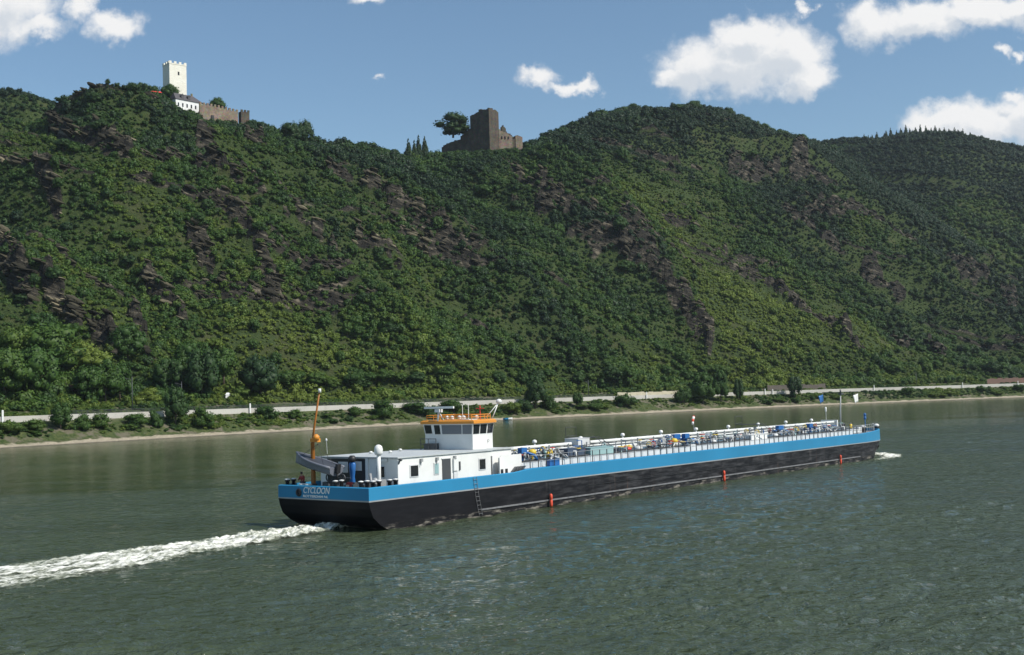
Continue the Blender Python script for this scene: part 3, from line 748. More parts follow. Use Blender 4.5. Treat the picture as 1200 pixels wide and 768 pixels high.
# a small white tent above the road and a rowing boat pulled up on the shingle
e = empty('garden_tent', 'small white tent in the grass above the road near the round tree', 'tent', loc=bank_pt(267, 54, ground(*bank_pt(267, 54)[:2]) - .1), rz=.5); e.scale = (.85, .85, .8)
a = MB(); a.hexa([(-1.3, -1, 0), (1.3, -1, 0), (1.3, 1, 0), (-1.3, 1, 0), (-1.2, -.9, 1.7), (1.2, -.9, 1.7), (1.2, .9, 1.7), (-1.2, .9, 1.7)]); a.build('side_cloth', MAT['white'], e)
a = MB(); a.hexa([(-1.4, -1.1, 1.7), (1.4, -1.1, 1.7), (1.4, 1.1, 1.7), (-1.4, 1.1, 1.7), (-.5, -.1, 2.7), (.5, -.1, 2.7), (.5, .1, 2.7), (-.5, .1, 2.7)]); a.build('roof_cloth', MAT['white'], e)
dd = bank_dir(596); e = empty('rowing_boat', 'small blue and white boat on the shore behind the wheelhouse', 'boat', loc=bank_pt(595, .3, .15), rz=math.atan2(dd.y, dd.x))
def boat_rings(L, B, H, k=1.):
    R = []
    for t in np.linspace(0, 1, 9):
        wd = B / 2 * k * (1 - max(0, (t - .35) / .65) ** 2.2) * (.85 + .15 * min(1, t / .3)); x = -L / 2 + L * t; up = H * (1 + .35 * t * t)
        wd = max(wd, .03)
        R.append([(x, -wd, up), (x, -wd * .85, H * .35), (x, -wd * .3, .0 + .4 * H * max(0, t - .7)), (x, wd * .3, .4 * H * max(0, t - .7)), (x, wd * .85, H * .35), (x, wd, up)])
    return R
a = MB(); a.loft(boat_rings(5.2, 1.7, .75)); a.build('hull', MAT['white'], e)
a = MB(); a.loft([[(p[0] * 1.005, p[1] * 1.03, p[2] + (.06 if i in (0, 5) else -.0)) for i, p in enumerate(r)] for r in boat_rings(5.2, 1.7, .75)][:4]); a.build('cover', MAT['blue'], e)

# ------------------------------------------------------------------ trees and bushes that can be told apart
MAT['leaf_red'] = paint('dark_red_leaves', (.045, .018, .018), .7, .1, 2.)
def crown_box(name, seed, n, leaves, leaf, lo, kind):
    r = random.Random(seed); L = []
    if kind == 'round':
        for i in range(n):
            a = r.uniform(0, 2 * PI); z = r.uniform(0, 1); prof = math.sin(PI * (.12 + .80 * z)) ** .7
            q = .40 * prof * math.sqrt(r.uniform(.25, 1)); rad = r.uniform(.11, .19) * (.75 + .4 * prof)
            L.append((q * math.cos(a), q * math.sin(a), lo + (1 - lo) * (.1 + .78 * z), rad))
        L.append((0, 0, lo + (1 - lo) * .5, .27))
    elif kind == 'conifer':
        for i in range(n):
            z = i / n; q = .40 * (1 - z) ** .85 + .02
            for k in range(5 if z < .7 else 3):
                a = r.uniform(0, 2 * PI); L.append((q * .62 * math.cos(a), q * .62 * math.sin(a), lo + (1 - lo) * z, max(.035, .17 * (1 - z) + .02)))
        L.append((0, 0, .97, .02))
    else:  # bush: wide and to the ground
        for i in range(n):
            a = r.uniform(0, 2 * PI); q = .36 * math.sqrt(r.random()); z = r.uniform(.12, .85) * (1 - .9 * q)
            L.append((q * math.cos(a), q * math.sin(a), z, r.uniform(.12, .22)))
        L.append((0, 0, .36, .3))
    return crown_mesh(name, seed, L, leaves, leaf, MAT['leaf_obj'])
CR = {'round': [crown_box('crown', 100 + i, 26 + 3 * i, 2600, .028, .20, 'round') for i in range(6)],
      'tall': [crown_box('crown', 120 + i, 26, 2600, .030, .12, 'round') for i in range(3)],
      'conifer': [crown_box('crown', 130 + i, 12, 1500, .034, .10, 'conifer') for i in range(3)],
      'bush': [crown_box('foliage', 140 + i, 16 + i, 2000, .034, 0, 'bush') for i in range(5)]}
def trunk_mesh(seed, lo):
    r = random.Random(seed); t = MB()
    bend = (r.uniform(-.03, .03), r.uniform(-.03, .03))
    t.tube([(0, 0, -.06), (bend[0] * .3, bend[1] * .3, lo), (bend[0], bend[1], .6), (0, 0, .85)], .035, 7, .008)
    for i in range(6):
        a = r.uniform(0, 2 * PI); z = lo + r.uniform(0, .3); q = r.uniform(.2, .32)
        t.tube([(bend[0] * .4, bend[1] * .4, z - .04), (q * .5 * math.cos(a), q * .5 * math.sin(a), z + .1), (q * math.cos(a), q * math.sin(a), z + .22)], .014, 5, .004)
    o = t.build('trunk', MAT['bark']); me = o.data; bpy.data.objects.remove(o); return me
TR = {'round': trunk_mesh(1, .25), 'tall': trunk_mesh(2, .16), 'conifer': trunk_mesh(3, .15), 'bush': None}
def stem_mesh():
    t = MB(); r = random.Random(5)
    for i in range(7):
        a = r.uniform(0, 2 * PI); t.tube([(.02 * math.cos(a), .02 * math.sin(a), -.08), (.12 * math.cos(a), .12 * math.sin(a), .25), (.25 * math.cos(a), .25 * math.sin(a), .5)], .018, 5, .006)
    o = t.build('stem', MAT['bark']); me = o.data; bpy.data.objects.remove(o); return me
TR['bush'] = stem_mesh()
CR['low'] = [crown_box('crown', 150 + i, 34, 3000, .030, .04, 'round') for i in range(2)]; TR['low'] = TR['round']
KN = {'round': 'broadleaf_tree', 'tall': 'tall_tree', 'conifer': 'conifer_tree', 'bush': 'bank_bush', 'low': 'spreading_tree'}
_tr = random.Random(99)
def plant(kind, base, w, h, tint, label, group=None, red=False):
    e = empty(KN[kind], label, 'bush' if kind == 'bush' else 'tree', group, base, _tr.uniform(0, 6.28))
    w *= _tr.uniform(.95, 1.05); e.scale = (w, w, h)
    c = bpy.data.objects.new('foliage' if kind == 'bush' else 'crown', _tr.choice(CR[kind])); COL.objects.link(c); c.parent = e; c['tint'] = float(min(1, max(0, tint * .92 + .10)))
    if red:
        c.data = c.data.copy(); c.data.materials.clear(); c.data.materials.append(MAT['leaf_red'])
    t = bpy.data.objects.new('stem' if kind == 'bush' else 'trunk', TR[kind]); COL.objects.link(t); t.parent = e
    return e
def hit(px, py, tab=None):
    """where the picture column meets the hillside"""
    tab_ = RIDGE if tab is None else tab
    a = np.array([ray(px, py)[0] / ray(px, py)[1]]); Yb = float(bankY(a)[0]); Yr = float(np.interp(a, tab_[0], tab_[1])[0])
    Y = np.linspace(Yb + 5, Yr, 900); X = a * Y; Z = hill_height(X, Y, tab_, tab is None)[0]
    p = project(X, Y, Z)[1]; i = int(np.argmax(p <= py)) if (p <= py).any() else len(Y) - 1
    return Vector((X[i], Y[i], Z[i]))
def hplant(kind, px, py, wpx, hpx, tint, label, group=None, red=False, tab=None):
    p = hit(px, py, tab); k = p.y / FOC; p.z -= .3
    return plant(kind, p, wpx * k, hpx * k, tint, label, group, red)
def splant(kind, px, d, wpx, hpx, tint, label, group=None):
    p = bank_pt(px, d); p.z = ground(p.x, p.y) - .2; k = p.y / FOC
    return plant(kind, p, wpx * k, hpx * k, tint, label, group)
BG = 'bushes on the river bank below the wall'
# bank bushes and trees: column, metres inland, width and height in picture units
for kind, px, d, w_, h_, tn, lb in [
    ('bush', 8, 12, 40, 24, .6, 'wide low bush on the bank at the left edge of the picture'), ('bush', 38, 13, 34, 20, .55, 'low green bush between the left edge and the ragged bank tree'),
    ('tall', 71, 13, 32, 36, .35, 'ragged dark tree on the bank near the left edge, hiding part of the wall'), ('bush', 94, 12, 30, 28, .42, 'rounded bush just right of the ragged tree on the left bank'),
    ('bush', 116, 13, 30, 24, .5, 'mid green bush on the bank under the left grove'), ('bush', 158, 13, 32, 22, .48, 'low bush left of the tall dark bank tree'),
    ('tall', 205, 12, 34, 52, .2, 'tall dark tree on the left bank covering the wall'), ('bush', 182, 12, 20, 28, .35, 'narrow bush touching the left side of the tall dark bank tree'),
    ('bush', 237, 10, 34, 32, .45, 'broad green bush just right of the tall dark bank tree'), ('bush', 313, 14, 32, 24, .35, 'dark bush below the big round tree'),
    ('bush', 343, 14, 22, 16, .5, 'small bush on the bank left of the barge crane'), ('bush', 447, 11, 36, 30, .42, 'rounded bush on the bank behind the barge deckhouse roof'),
    ('bush', 416, 13, 24, 18, .5, 'small bush between the crane and the rounded bush behind the deckhouse'), ('bush', 488, 13, 38, 20, .36, 'low dark bush behind the wheelhouse radar'),
    ('bush', 530, 14, 34, 20, .4, 'low bush on the bank behind the wheelhouse roof'), ('bush', 598, 10, 30, 20, .75, 'pale green round bush right of the wheelhouse on the shore'),
    ('tall', 627, 13, 32, 46, .15, 'tall dark tree on the bank right of the wheelhouse'), ('bush', 612, 11, 26, 22, .2, 'dark bush at the foot of the tall tree right of the wheelhouse'), ('bush', 643, 12, 20, 24, .3, 'small bush touching the right side of the tall tree by the wheelhouse'),
    ('tall', 677, 12, 14, 22, .3, 'slim small tree on the bare bank above the cargo pipes'), ('bush', 733, 11, 30, 24, .35, 'round dark bush on the bank above the middle of the barge'),
    ('bush', 800, 12, 24, 28, .3, 'bush at the left end of the big clump above the barge'), ('tall', 824, 11, 36, 42, .38, 'largest grey-green tree of the clump on the bank above the barge'), ('tall', 845, 12, 24, 44, .34, 'tree at the right of the big clump on the bank'),
    ('tall', 866, 12, 15, 30, .12, 'narrow dark tree on the bank just right of the big clump'), ('tall', 932, 12, 22, 32, .08, 'very dark upright tree on the bank left of the bow mast'),
    ('bush', 1063, 12, 22, 14, .5, 'low bush on the right bank beyond the bow'), ('bush', 1151, 12, 16, 12, .4, 'small dark bush on the right bank'), ('bush', 1196, 12, 18, 12, .4, 'small bush on the bank at the right edge of the picture')]:
    splant(kind, px, d, w_ * .9, h_ * .86, tn, lb)
for i in range(48):
    px = _tr.uniform(-60, 1260)
    if 640 < px < 790 and _tr.random() < .6: continue
    k = .75 if px > 900 else 1.
    splant('bush', px, _tr.uniform(8.5, 14.5), _tr.uniform(10, 26) * k, _tr.uniform(5, 9.5) * k, _tr.uniform(.15, .8), 'low bush among the undergrowth of the river bank below the road wall', BG)
# the grove at the left, and trees at the foot of the slope
for kind, px, py, w_, h_, tn, lb in [
    ('round', 6, 470, 56, 60, .5, 'broad green tree behind the road at the left edge'), ('round', 40, 469, 60, 62, .42, 'large dull green tree second from the left edge behind the road'),
    ('round', 62, 441, 84, 60, .50, 'widest rounded tree of the left grove, higher up the slope'), ('round', 22, 428, 52, 46, .62, 'light green tree uphill at the left edge'),
    ('round', 88, 432, 46, 32, .95, 'bright yellow-green tree in the middle of the left grove'), ('round', 108, 440, 44, 30, .9, 'bright green low tree right of the yellow-green tree'),
    ('tall', 103, 471, 36, 42, .4, 'dark slender tree behind the road right of the red-leaved bush'), ('tall', 124, 471, 38, 50, .42, 'tall tree with bare lower trunk at the right of the left grove'),
    ('tall', 141, 470, 32, 44, .36, 'last dark tree at the right end of the left grove'), ('round', 48, 400, 40, 34, .25, 'dark round tree on the slope above the left grove'),
    ('round', 150, 425, 40, 44, .32, 'dark tree under the grey rocks right of the grove'), ('bush', 172, 472, 40, 22, .95, 'pale yellow-green bush beside the slim pole'),
    ('round', 200, 464, 42, 44, .22, 'dark tree behind the tall bank tree'), ('round', 222, 447, 40, 46, .4, 'green tree on the slope above the tall bank tree'),
    ('tall', 237, 470, 46, 60, .12, 'tall shaded tree with pale trunk left of the white tent'), ('round', 262, 452, 44, 44, .45, 'mid green tree behind the white tent'),
    ('round', 305, 469, 54, 52, .04, 'big round very dark tree standing alone behind the road'), ('round', 283, 468, 24, 16, .6, 'small green tree touching the left side of the big round tree')]:
    hplant(kind, px, py, w_, h_, tn, lb)
hplant('bush', 80, 463, 30, 17, .1, 'dark red-leaved bush in the left grove', red=True)
for i in range(46):
    px = _tr.uniform(330, 1230); kk = 1 - .35 * (px - 330) / 900
    y0 = 463 - (px - 330) * .022
    hplant('round', px, y0 - _tr.uniform(2, 14), _tr.uniform(16, 28) * kk, _tr.uniform(13, 22) * kk, _tr.uniform(.15, .6), 'leafy tree in the row at the foot of the slope above the road', 'trees at the foot of the slope')
for i in range(70):
    px = _tr.uniform(0, 1200); y1 = float(np.interp(px, [0, 110, 330, 560, 700, 830, 980, 1200], [230, 140, 190, 210, 165, 150, 200, 330]))
    py = _tr.uniform(y1, 430); kk = .7 if px > 800 else 1
    hplant('round', px, py, _tr.uniform(13, 22) * kk, _tr.uniform(12, 19) * kk, _tr.uniform(.1, .5), 'rounded tree rising out of the scrub on the hillside', 'trees on the hillside')
# skyline trees
for kind, px, py, w_, h_, tn, lb in [
    ('round', 156, 111, 18, 15, .15, 'leftmost dark tree on the hilltop left of the cream tower'), ('round', 167, 108, 18, 16, .1, 'tallest dark tree on the hilltop left of the cream tower'), ('round', 179, 111, 18, 15, .12, 'dark tree on the hilltop nearest the left side of the cream tower'),
    ('round', 199, 117, 22, 22, .3, 'green tree in front of the foot of the cream tower'), ('round', 207, 116, 10, 18, .2, 'narrow tree at the right foot of the cream tower'),
    ('round', 341, 170, 26, 27, .12, 'left tree of the dark pair standing up on the saddle between the castles'), ('round', 357, 170, 26, 36, .08, 'tall dark tree of the pair standing up on the saddle between the castles'),
    ('conifer', 464, 184, 5, 12, .0, 'single small conifer left of the conifer group by the ruined castle'), ('conifer', 479, 186, 13, 28, .0, 'first conifer from the left in the group by the ruined castle'), ('conifer', 486, 187, 12, 26, .05, 'second conifer from the left in the group by the ruined castle'),
    ('conifer', 491, 187, 13, 31, .0, 'third conifer from the left in the group by the ruined castle'), ('conifer', 498, 187, 14, 29, .0, 'fourth conifer from the left in the group by the ruined castle'),
    ('round', 110, 122, 18, 14, .2, 'rounded tree on the skyline where the left hill meets the far hill')]:
    hplant(kind, px, py, w_, h_, tn, lb)
def crest_plant(kind, px, tab, w_, h_, tn, lb, grp, back=.99):
    a = ray(px, 150)[0] / ray(px, 150)[1]; Yr = float(np.interp(a, tab[0], tab[1])); Y = Yr * back
    z = float(hill_height(np.array([a * Y]), np.array([Y]), tab, False)[0][0]); k = Y / FOC
    plant(kind, Vector((a * Y, Y, z - .5)), w_ * k, h_ * k, tn, lb, grp)
for i in range(24):
    px = 1006 + i * 5.6 + _tr.uniform(-2, 2)
    crest_plant('conifer', px, FAR_R, _tr.uniform(6, 9), _tr.uniform(11, 17), _tr.uniform(0, .1), 'dark conifer in the row along the crest of the distant right hill', 'conifers on the distant crest', .998)
for i in range(42):
    px = _tr.uniform(635, 975)
    crest_plant('round', px, RIDGE, _tr.uniform(9, 16), _tr.uniform(8, 12), _tr.uniform(.05, .35), 'small tree on the skyline of the highest wooded hill', 'trees on the skyline of the wooded hill')
for i in range(22):
    px = _tr.uniform(290, 515)
    crest_plant('round', px, RIDGE, _tr.uniform(9, 15), _tr.uniform(7, 11), _tr.uniform(.1, .4), 'small tree on the skyline of the saddle between the two castles', 'trees on the saddle between the castles')
for i in range(9):
    px = _tr.uniform(84, 150)
    crest_plant('round', px, RIDGE, _tr.uniform(9, 15), _tr.uniform(7, 10), _tr.uniform(.1, .4), 'small tree on the skyline left of the hilltop trees and cream tower', 'trees on the skyline left of the tower')

# ------------------------------------------------------------------ the two hilltop castles
def masonry(name, c0, c1, scale=.5, mort=.25):
    m, N, b, o = new_mat(name); tcn = N.n('ShaderNodeTexCoord').outputs['Object']
    v = N.n('ShaderNodeTexVoronoi'); N.put(v.inputs['Vector'], N.vmath('MULTIPLY', tcn, (1, 1, 1.8))); v.inputs['Scale'].default_value = scale * 2.2
    f = N.noise(tcn, scale * .45, 6, .7)
    c = N.mix(N.sstep(f, .3, .7), c0, c1)
    c = N.mix(mort, c, v.outputs['Color'], 'SOFT_LIGHT')
    N.put(b.inputs['Base Color'], c); b.inputs['Roughness'].default_value = .9; b.inputs['Specular IOR Level'].default_value = .2
    bp = N.n('ShaderNodeBump'); bp.inputs['Strength'].default_value = .6; bp.inputs['Distance'].default_value = .2
    N.put(bp.inputs['Height'], v.outputs['Distance']); N.put(b.inputs['Normal'], bp.outputs[0])
    return m
cream = masonry('cream_render', (.70, .67, .57), (.78, .76, .67), .4, .02)
ruin = masonry('ruin_stone', (.058, .048, .038), (.11, .093, .07), .5, .3)
wallst = masonry('castle_wall_stone', (.15, .118, .088), (.25, .20, .15), .5, .3)
slate = paint('slate', (.075, .07, .075), .6, .3, .8)
def facade_slots(mb, spots, d=.35):
    for x, y, ax, w_, h_, z in spots: pass
K1 = 765 / FOC
# cream keep: near corner towards the viewer; local +x runs along the sunlit face, +y along the shaded face
p = at(199, 119, 765)
PH = math.radians(41)
tw = empty('castle_keep', 'tall square cream tower with battlements on the left hilltop', 'tower', loc=p, rz=PH)
L1, L2, HT = 11.8, 9.8, at(199, 74.5, 765).z - p.z
a = MB(); a.box(0, L1, 0, L2, -6, HT); a.build('wall', cream, tw)
par = MB(); t = .7
par.box(-.15, L1 + .15, -.15, t, HT + .003, HT + .7); par.box(-.15, L1 + .15, L2 - t, L2 + .15, HT + .003, HT + .7); par.box(-.15, t, t + .003, L2 - t - .003, HT + .003, HT + .7); par.box(L1 - t, L1 + .15, t + .003, L2 - t - .003, HT + .003, HT + .7)
par.build('parapet', cream, tw)
mer = MB(); mer.box(-.15, 1.5, -.15, .55, HT + .704, HT + 2.0); m0 = None
for (x, y, r) in [(0, 0, 0), (3.4, 0, 0), (6.8, 0, 0), (10.3, 0, 0), (.4, 4.6, PI / 2), (.4, 7.9, PI / 2), (.4, 1.6, PI / 2), (0, L2 - .5, 0), (3.4, L2 - .5, 0), (6.8, L2 - .5, 0), (10.3, L2 - .5, 0), (L1, 3.4, PI / 2), (L1, 6.4, PI / 2)]:
    if m0 is None: m0 = mer.build('merlon', cream, tw); q = m0
    else: q = m0.copy(); COL.objects.link(q); q.parent = tw
    q.location = (x, y, 0); q.rotation_euler = (0, 0, r)
for (x, y, z, w_, h_, ax) in [(6.3, -.03, HT - 6.6, .9, 2.0, 'x'), (-.03, 3.3, HT - 12.6, .8, 1.9, 'y'), (2.2, -.03, HT - 16, .6, 1.4, 'x')]:
    f = MB(); g = MB()
    if ax == 'x': f.box(x - w_ / 2 - .15, x + w_ / 2 + .15, y - .06, y + .3, z - .15, z + h_ + .15); g.box(x - w_ / 2, x + w_ / 2, y - .1, y + .1, z, z + h_)
    else: f.box(y - .03, y + .3, x + 3.3 - w_ / 2 - .15, x + 3.3 + w_ / 2 + .15, z - .15, z + h_ + .15); g.box(y - .08, y + .1, x + 3.3 - w_ / 2, x + 3.3 + w_ / 2, z, z + h_)
    fo_ = f.build('window', wallst, tw); g.build('pane', MAT['glass'], fo_)
# inn below the keep: white walls, steep slate roof with dormers
p = at(206, 127, 756); PH2 = math.radians(49)
hs = empty('castle_inn', 'white inn with steep dark slate roof and dormers below the cream tower', 'house', loc=p, rz=PH2)
LL, DD, HE, HR = 20.5, 9, 6.2, 11.2
a = MB(); a.box(0, LL, 0, DD, -9, HE); a.build('wall', MAT['white'], hs)
a = MB(); a.add([(-.4, -.5, HE + .003), (LL + .4, -.5, HE + .003), (LL + .4, DD + .5, HE + .003), (-.4, DD + .5, HE + .003), (1.5, DD / 2, HR), (LL - 4.6, DD / 2, HR)], [(0, 1, 5, 4), (1, 2, 5), (2, 3, 4, 5), (3, 0, 4), (0, 3, 2, 1)])
rf = a.build('roof', slate, hs)
for x in (5.5, 10.5):
    a = MB(); a.box(x - .9, x + .9, .5, 3.2, HE + 1.2, HE + 3.0); a.add([(x - 1.1, .3, HE + 3.003), (x + 1.1, .3, HE + 3.003), (x + 1.1, 4, HE + 3.003), (x - 1.1, 4, HE + 3.003), (x, .3, HE + 4.2), (x, 4, HE + 4.2)], [(0, 1, 2, 3), (0, 4, 1), (1, 4, 5, 2), (3, 2, 5), (0, 3, 5, 4)])
    a.build('dormer', slate, rf)
a = MB(); a.box(LL - 6, LL - 5, DD / 2 - .5, DD / 2 + .5, HR - 1.6, HR + 1.5); a.build('chimney', wallst, rf)
for i in range(6):
    x = 2 + i * 3.2; a = MB(); a.box(x - .6, x + .6, -.05, .12, 1.6, 4.2); f = a.build('window', MAT['offwhite'], hs)
    a = MB(); a.box(x - .5, x + .5, -.08, .05, 1.72, 4.08); a.build('pane', MAT['glass'], f)
# battlemented wall running down to the right
cw = empty('castle_wall', 'brown battlemented stone wall to the right of the white inn', 'wall', loc=at(235, 138, 762), rz=math.radians(38))
c0 = Vector(cw.location); pts = [(234, 122.5, 141), (246, 124, 144), (258, 126.5, 146), (268, 129, 148), (279, 131.5, 150)]
rz = Matrix.Rotation(-math.radians(38), 4, 'Z')
def wl(px, py, Y): return rz @ (at(px, py, Y) - c0)
a = MB()
for (x0, y0, b0), (x1, y1, b1), Y0_, Y1_ in zip(pts[:-1], pts[1:], (760, 767, 774, 781), (767, 774, 781, 788)):
    A = wl(x0, y0, Y0_); B = wl(x1, y1, Y1_); A2 = wl(x0, b0, Y0_); B2 = wl(x1, b1, Y1_)
    o1 = Vector((0, 1.2, 0)); a.hexa([A2 - Vector((0, 0, 4)), B2 - Vector((0, 0, 4)), B2 - Vector((0, 0, 4)) + o1, A2 - Vector((0, 0, 4)) + o1, A, B, B + o1, A + o1])
a.build('wall_face', wallst, cw)
for i in range(11):
    t_ = i / 10.; px = 235 + 43 * t_; yt = np.interp(px, [q[0] for q in pts], [q[1] for q in pts]); A = wl(px, yt, 760 + 28 * (px - 234) / 45)
    a = MB(); a.box(A.x - .65, A.x + .65, A.y - .08, A.y + 1.1, A.z - .3, A.z + 1.5); a.build('merlon', wallst, cw)
A = wl(249, 140, 768); a = MB(); a.box(A.x - .9, A.x + .9, A.y - .5, A.y + .4, A.z - 3, A.z + 2.6); a.build('gateway', MAT['black'], cw)
tt = empty('wall_turret', 'small square ruined turret at the right end of the battlemented wall', 'turret', loc=at(286, 140, 792), rz=math.radians(38))
a = MB(); a.box(-3, 3, -2, 2, -10, 4.6); a.build('wall', ruin, tt)
for x in (-2.4, 0, 2.4): a = MB(); a.box(x - .7, x + .7, -2.1, -1.3, 4.603, 5.9); a.build('merlon', ruin, tt)
aw = empty('red_awning', 'red awning over the terrace left of the cream tower', 'awning', loc=at(183, 111.5, 750), rz=.35)
a = MB(); a.add([(-3.6, -1.5, 1.2), (3.6, -1.5, 1.2), (3.6, 1.5, 2.2), (-3.6, 1.5, 2.2), (-2.6, .2, 2.5), (2.6, .2, 2.5)], [(0, 1, 5, 4), (1, 2, 5), (2, 3, 4, 5), (3, 0, 4), (0, 3, 2, 1)]); a.build('canopy', MAT['red'], aw)
for x in (-3.3, 3.3): a = MB(); a.tube([(x, -1.2, -3), (x, -1.2, 1.3)], .07, 6); a.build('pole', MAT['steel'], aw)
p = at(254, 131, 795); plant('round', p - Vector((0, 0, 2)), 22 * 795 / FOC, 19 * 795 / FOC, .3, 'green tree rising behind the battlemented wall')
p = at(241, 129, 790); plant('bush', p - Vector((0, 0, 2)), 15 * 795 / FOC, 13 * 795 / FOC, .35, 'ivy-like bush at the left end of the battlemented wall')

# ruined castle on the second hilltop
p = at(574, 171, 892); PH3 = math.radians(52)
rc = empty('ruined_castle', 'ruined brown stone castle with a tall broken keep on the middle hilltop', 'castle ruin', loc=p, rz=PH3)
zt = lambda px, py, Y=892: at(px, py, Y).z - p.z
rng = random.Random(4)
def ragged_wall(mb, x0, y0, x1, y1, t, z0, prof, n):
    d = Vector((x1 - x0, y1 - y0, 0)); L = d.length; d.normalize(); nn = Vector((-d.y, d.x, 0)) * t
    for i in range(n):
        s0 = i / n; s1 = (i + 1) / n; zz = float(np.interp((s0 + s1) / 2, [q[0] for q in prof], [q[1] for q in prof])) + rng.uniform(-.45, .45)
        P = [Vector((x0, y0, 0)) + d * L * s0, Vector((x0, y0, 0)) + d * L * s1]
        P = [P[0], P[1], P[1] + nn, P[0] + nn]
        mb.hexa([(q.x, q.y, z0) for q in P] + [(q.x, q.y, zz) for q in P])
KL, KW, H0 = 11.5, 18.5, zt(574, 126)
a = MB()
ragged_wall(a, 1.58, 0, KL, 0, 1.6, -12, [(0, H0), (.35, H0 + .3), (.4, H0 - 1.0), (.6, H0), (.62, H0 - .6), (1, H0 - 2.2)], 9)
ragged_wall(a, -.03, KW, -.03, -.03, 1.6, -12, [(0, H0 - 3.2), (.25, H0 - 2.6), (.3, H0 - 1.5), (.42, H0 - 1.6), (.45, H0 - .4), (.6, H0 - .3), (.62, H0 - 1.1), (.9, H0 - .8), (1, H0)], 13)
ragged_wall(a, KL - .02, 1.61, KL - .02, KW, 1.6, -12, [(0, H0 - 2), (1, H0 - 3)], 8); ragged_wall(a, 1.61, KW - .03, KL - 1.65, KW - .03, -1.6, -12, [(0, H0 - 3), (1, H0 - 3)], 6)
kp = a.build('keep', ruin, rc)
for r_ in range(5):
    for x in (3.0, 7.6):
        if rng.random() < .12: continue
        z = H0 - 4.2 - r_ * 4.1; a = MB(); a.box(x - .5, x + .5, -.04, .4, z, z + 1.5); a.build('window', MAT['black'], kp)
for (y, z) in [(6, H0 - 12), (12, H0 - 16)]:
    a = MB(); a.box(-.04, .3, y - .4, y + .4, z, z + 1.3); a.build('window', MAT['black'], kp)
# curtain wall to the left (shaded) and broken walls stepping down to the right
a = MB(); zl = lambda py: zt(540, py, 885)
ragged_wall(a, -.4, KW + 29, -.4, KW + .02, 1.6, -16, [(0, zl(163)), (.06, zl(158)), (.3, zl(156.5)), (.66, zl(155)), (.7, zl(151)), (1, zl(145))], 18)
a.build('curtain_wall', ruin, rc, 0)
P0 = Vector((KL - .4, -.2, 0)); DV = Vector((math.cos(math.radians(-35)), math.sin(math.radians(-35)), 0)); NV_ = Vector((-DV.y, DV.x, 0))
def run(mb, t0, t1, off, th, prof, n, z0=-14):
    A = P0 + DV * t0 + NV_ * off; B = P0 + DV * t1 + NV_ * off; ragged_wall(mb, A.x, A.y, B.x, B.y, th, z0, prof, n)
zr = lambda py: zt(598, py, 897)
a = MB(); run(a, 0, 10.5, 0, 1.4, [(0, zr(150)), (.25, zr(152)), (.6, zr(154)), (1, zr(158))], 9); cw2 = a.build('broken_wall', wallst, rc)
for t_ in (2.2, 4.8, 7.4):
    C_ = P0 + DV * t_; a = MB(); a.box(C_.x - .5, C_.x + .5, C_.y - .45, C_.y + .45, zr(161), zr(161) + 1.8); a.build('window', MAT['black'], cw2)
a = MB(); run(a, 3.2, 6.6, 3.2, 3, [(0, zr(146)), (.5, zr(143.5)), (.55, zr(146)), (1, zr(148))], 6, -8); a.build('stub_tower', ruin, rc)
a = MB(); run(a, 6.7, 13.5, 4.2, 2, [(0, zr(151)), (.4, zr(153)), (1, zr(158))], 7, -12); a.build('broken_wall', ruin, rc)
a = MB(); run(a, 13.0, 18.5, -.3, 4, [(0, zr(157)), (.6, zr(156.5)), (1, zr(158.5))], 5); a.build('corner_bastion', wallst, rc)
a = MB(); run(a, 10.6, 12.9, .2, 1.2, [(0, zr(160)), (1, zr(161))], 3); a.build('low_wall', ruin, rc)
p = at(531, 160, 905); plant('low', p, 39 * 905 / FOC, 27 * 905 / FOC, .15, 'large dark tree on the wall left of the ruined keep')

# ------------------------------------------------------------------ the tanker barge (local x forward, y to port, z up, metres)
HD = .687493
S0 = Vector((-12.0929, 98.9465, 0)); FWV = Vector((math.sin(HD), math.cos(HD), 0)); STV = Vector((math.cos(HD), -math.sin(HD), 0))
ORG = S0 - STV * 5.7; RZ = PI / 2 - HD
def shipw(x, y, z): return ORG + FWV * x - STV * y + Vector((0, 0, z))
ship = empty('tanker_barge', 'long blue and black river tanker barge with white deckhouse, under way', 'barge', loc=ORG, rz=RZ)
ZL, ZA, ZM = 2.52, 3.66, 3.86
def outline(dx=0., bow=0., half=5.7, n=14):
    """starboard side aft to bow, then back along port"""
    st = [(dx, -half), (4, -half), (9, -half), (14, -half), (18.9, -half), (21.2, -half), (40, -half), (60, -half), (80, -half), (98, -half)]
    for i in range(1, n + 1):
        t = i / n * PI / 2; st.append((98 + (12.4 - bow) * math.sin(t) ** .9, -half * math.cos(t) ** .62 if i < n else -.25))
    return st + [(x, -y) for x, y in reversed(st)]
a = MB()
lv = [(-1.2, 7.5, 5.0, 5.3), (.0, 2.3, 3.4, 5.64), (.5, 1.3, 2.9, 5.67), (1.2, .45, 1.9, 5.7), (1.9, .15, .9, 5.7), (ZL, 0, .1, 5.7)]
rings = []
for z, dx, bw, hf in lv: rings.append([(x, y, z) for x, y in outline(dx, bw, hf)])
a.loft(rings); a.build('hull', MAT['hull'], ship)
a = MB(); o1 = outline(-.012, -.02, 5.722); a.loft([[(x, y, ZL - .05) for x, y in o1], [(x, y, ZL + .06) for x, y in o1]]); a.build('rubbing_strip', MAT['steel'], ship)
def ztop(x):
    if x < 18.95: return ZA
    if x < 21.1: return ZA + (ZM - ZA) * (x - 18.95) / 2.15
    if x < 96: return ZM
    return ZM + .34 * sm(np.array(float(x)), 96, 110).item()
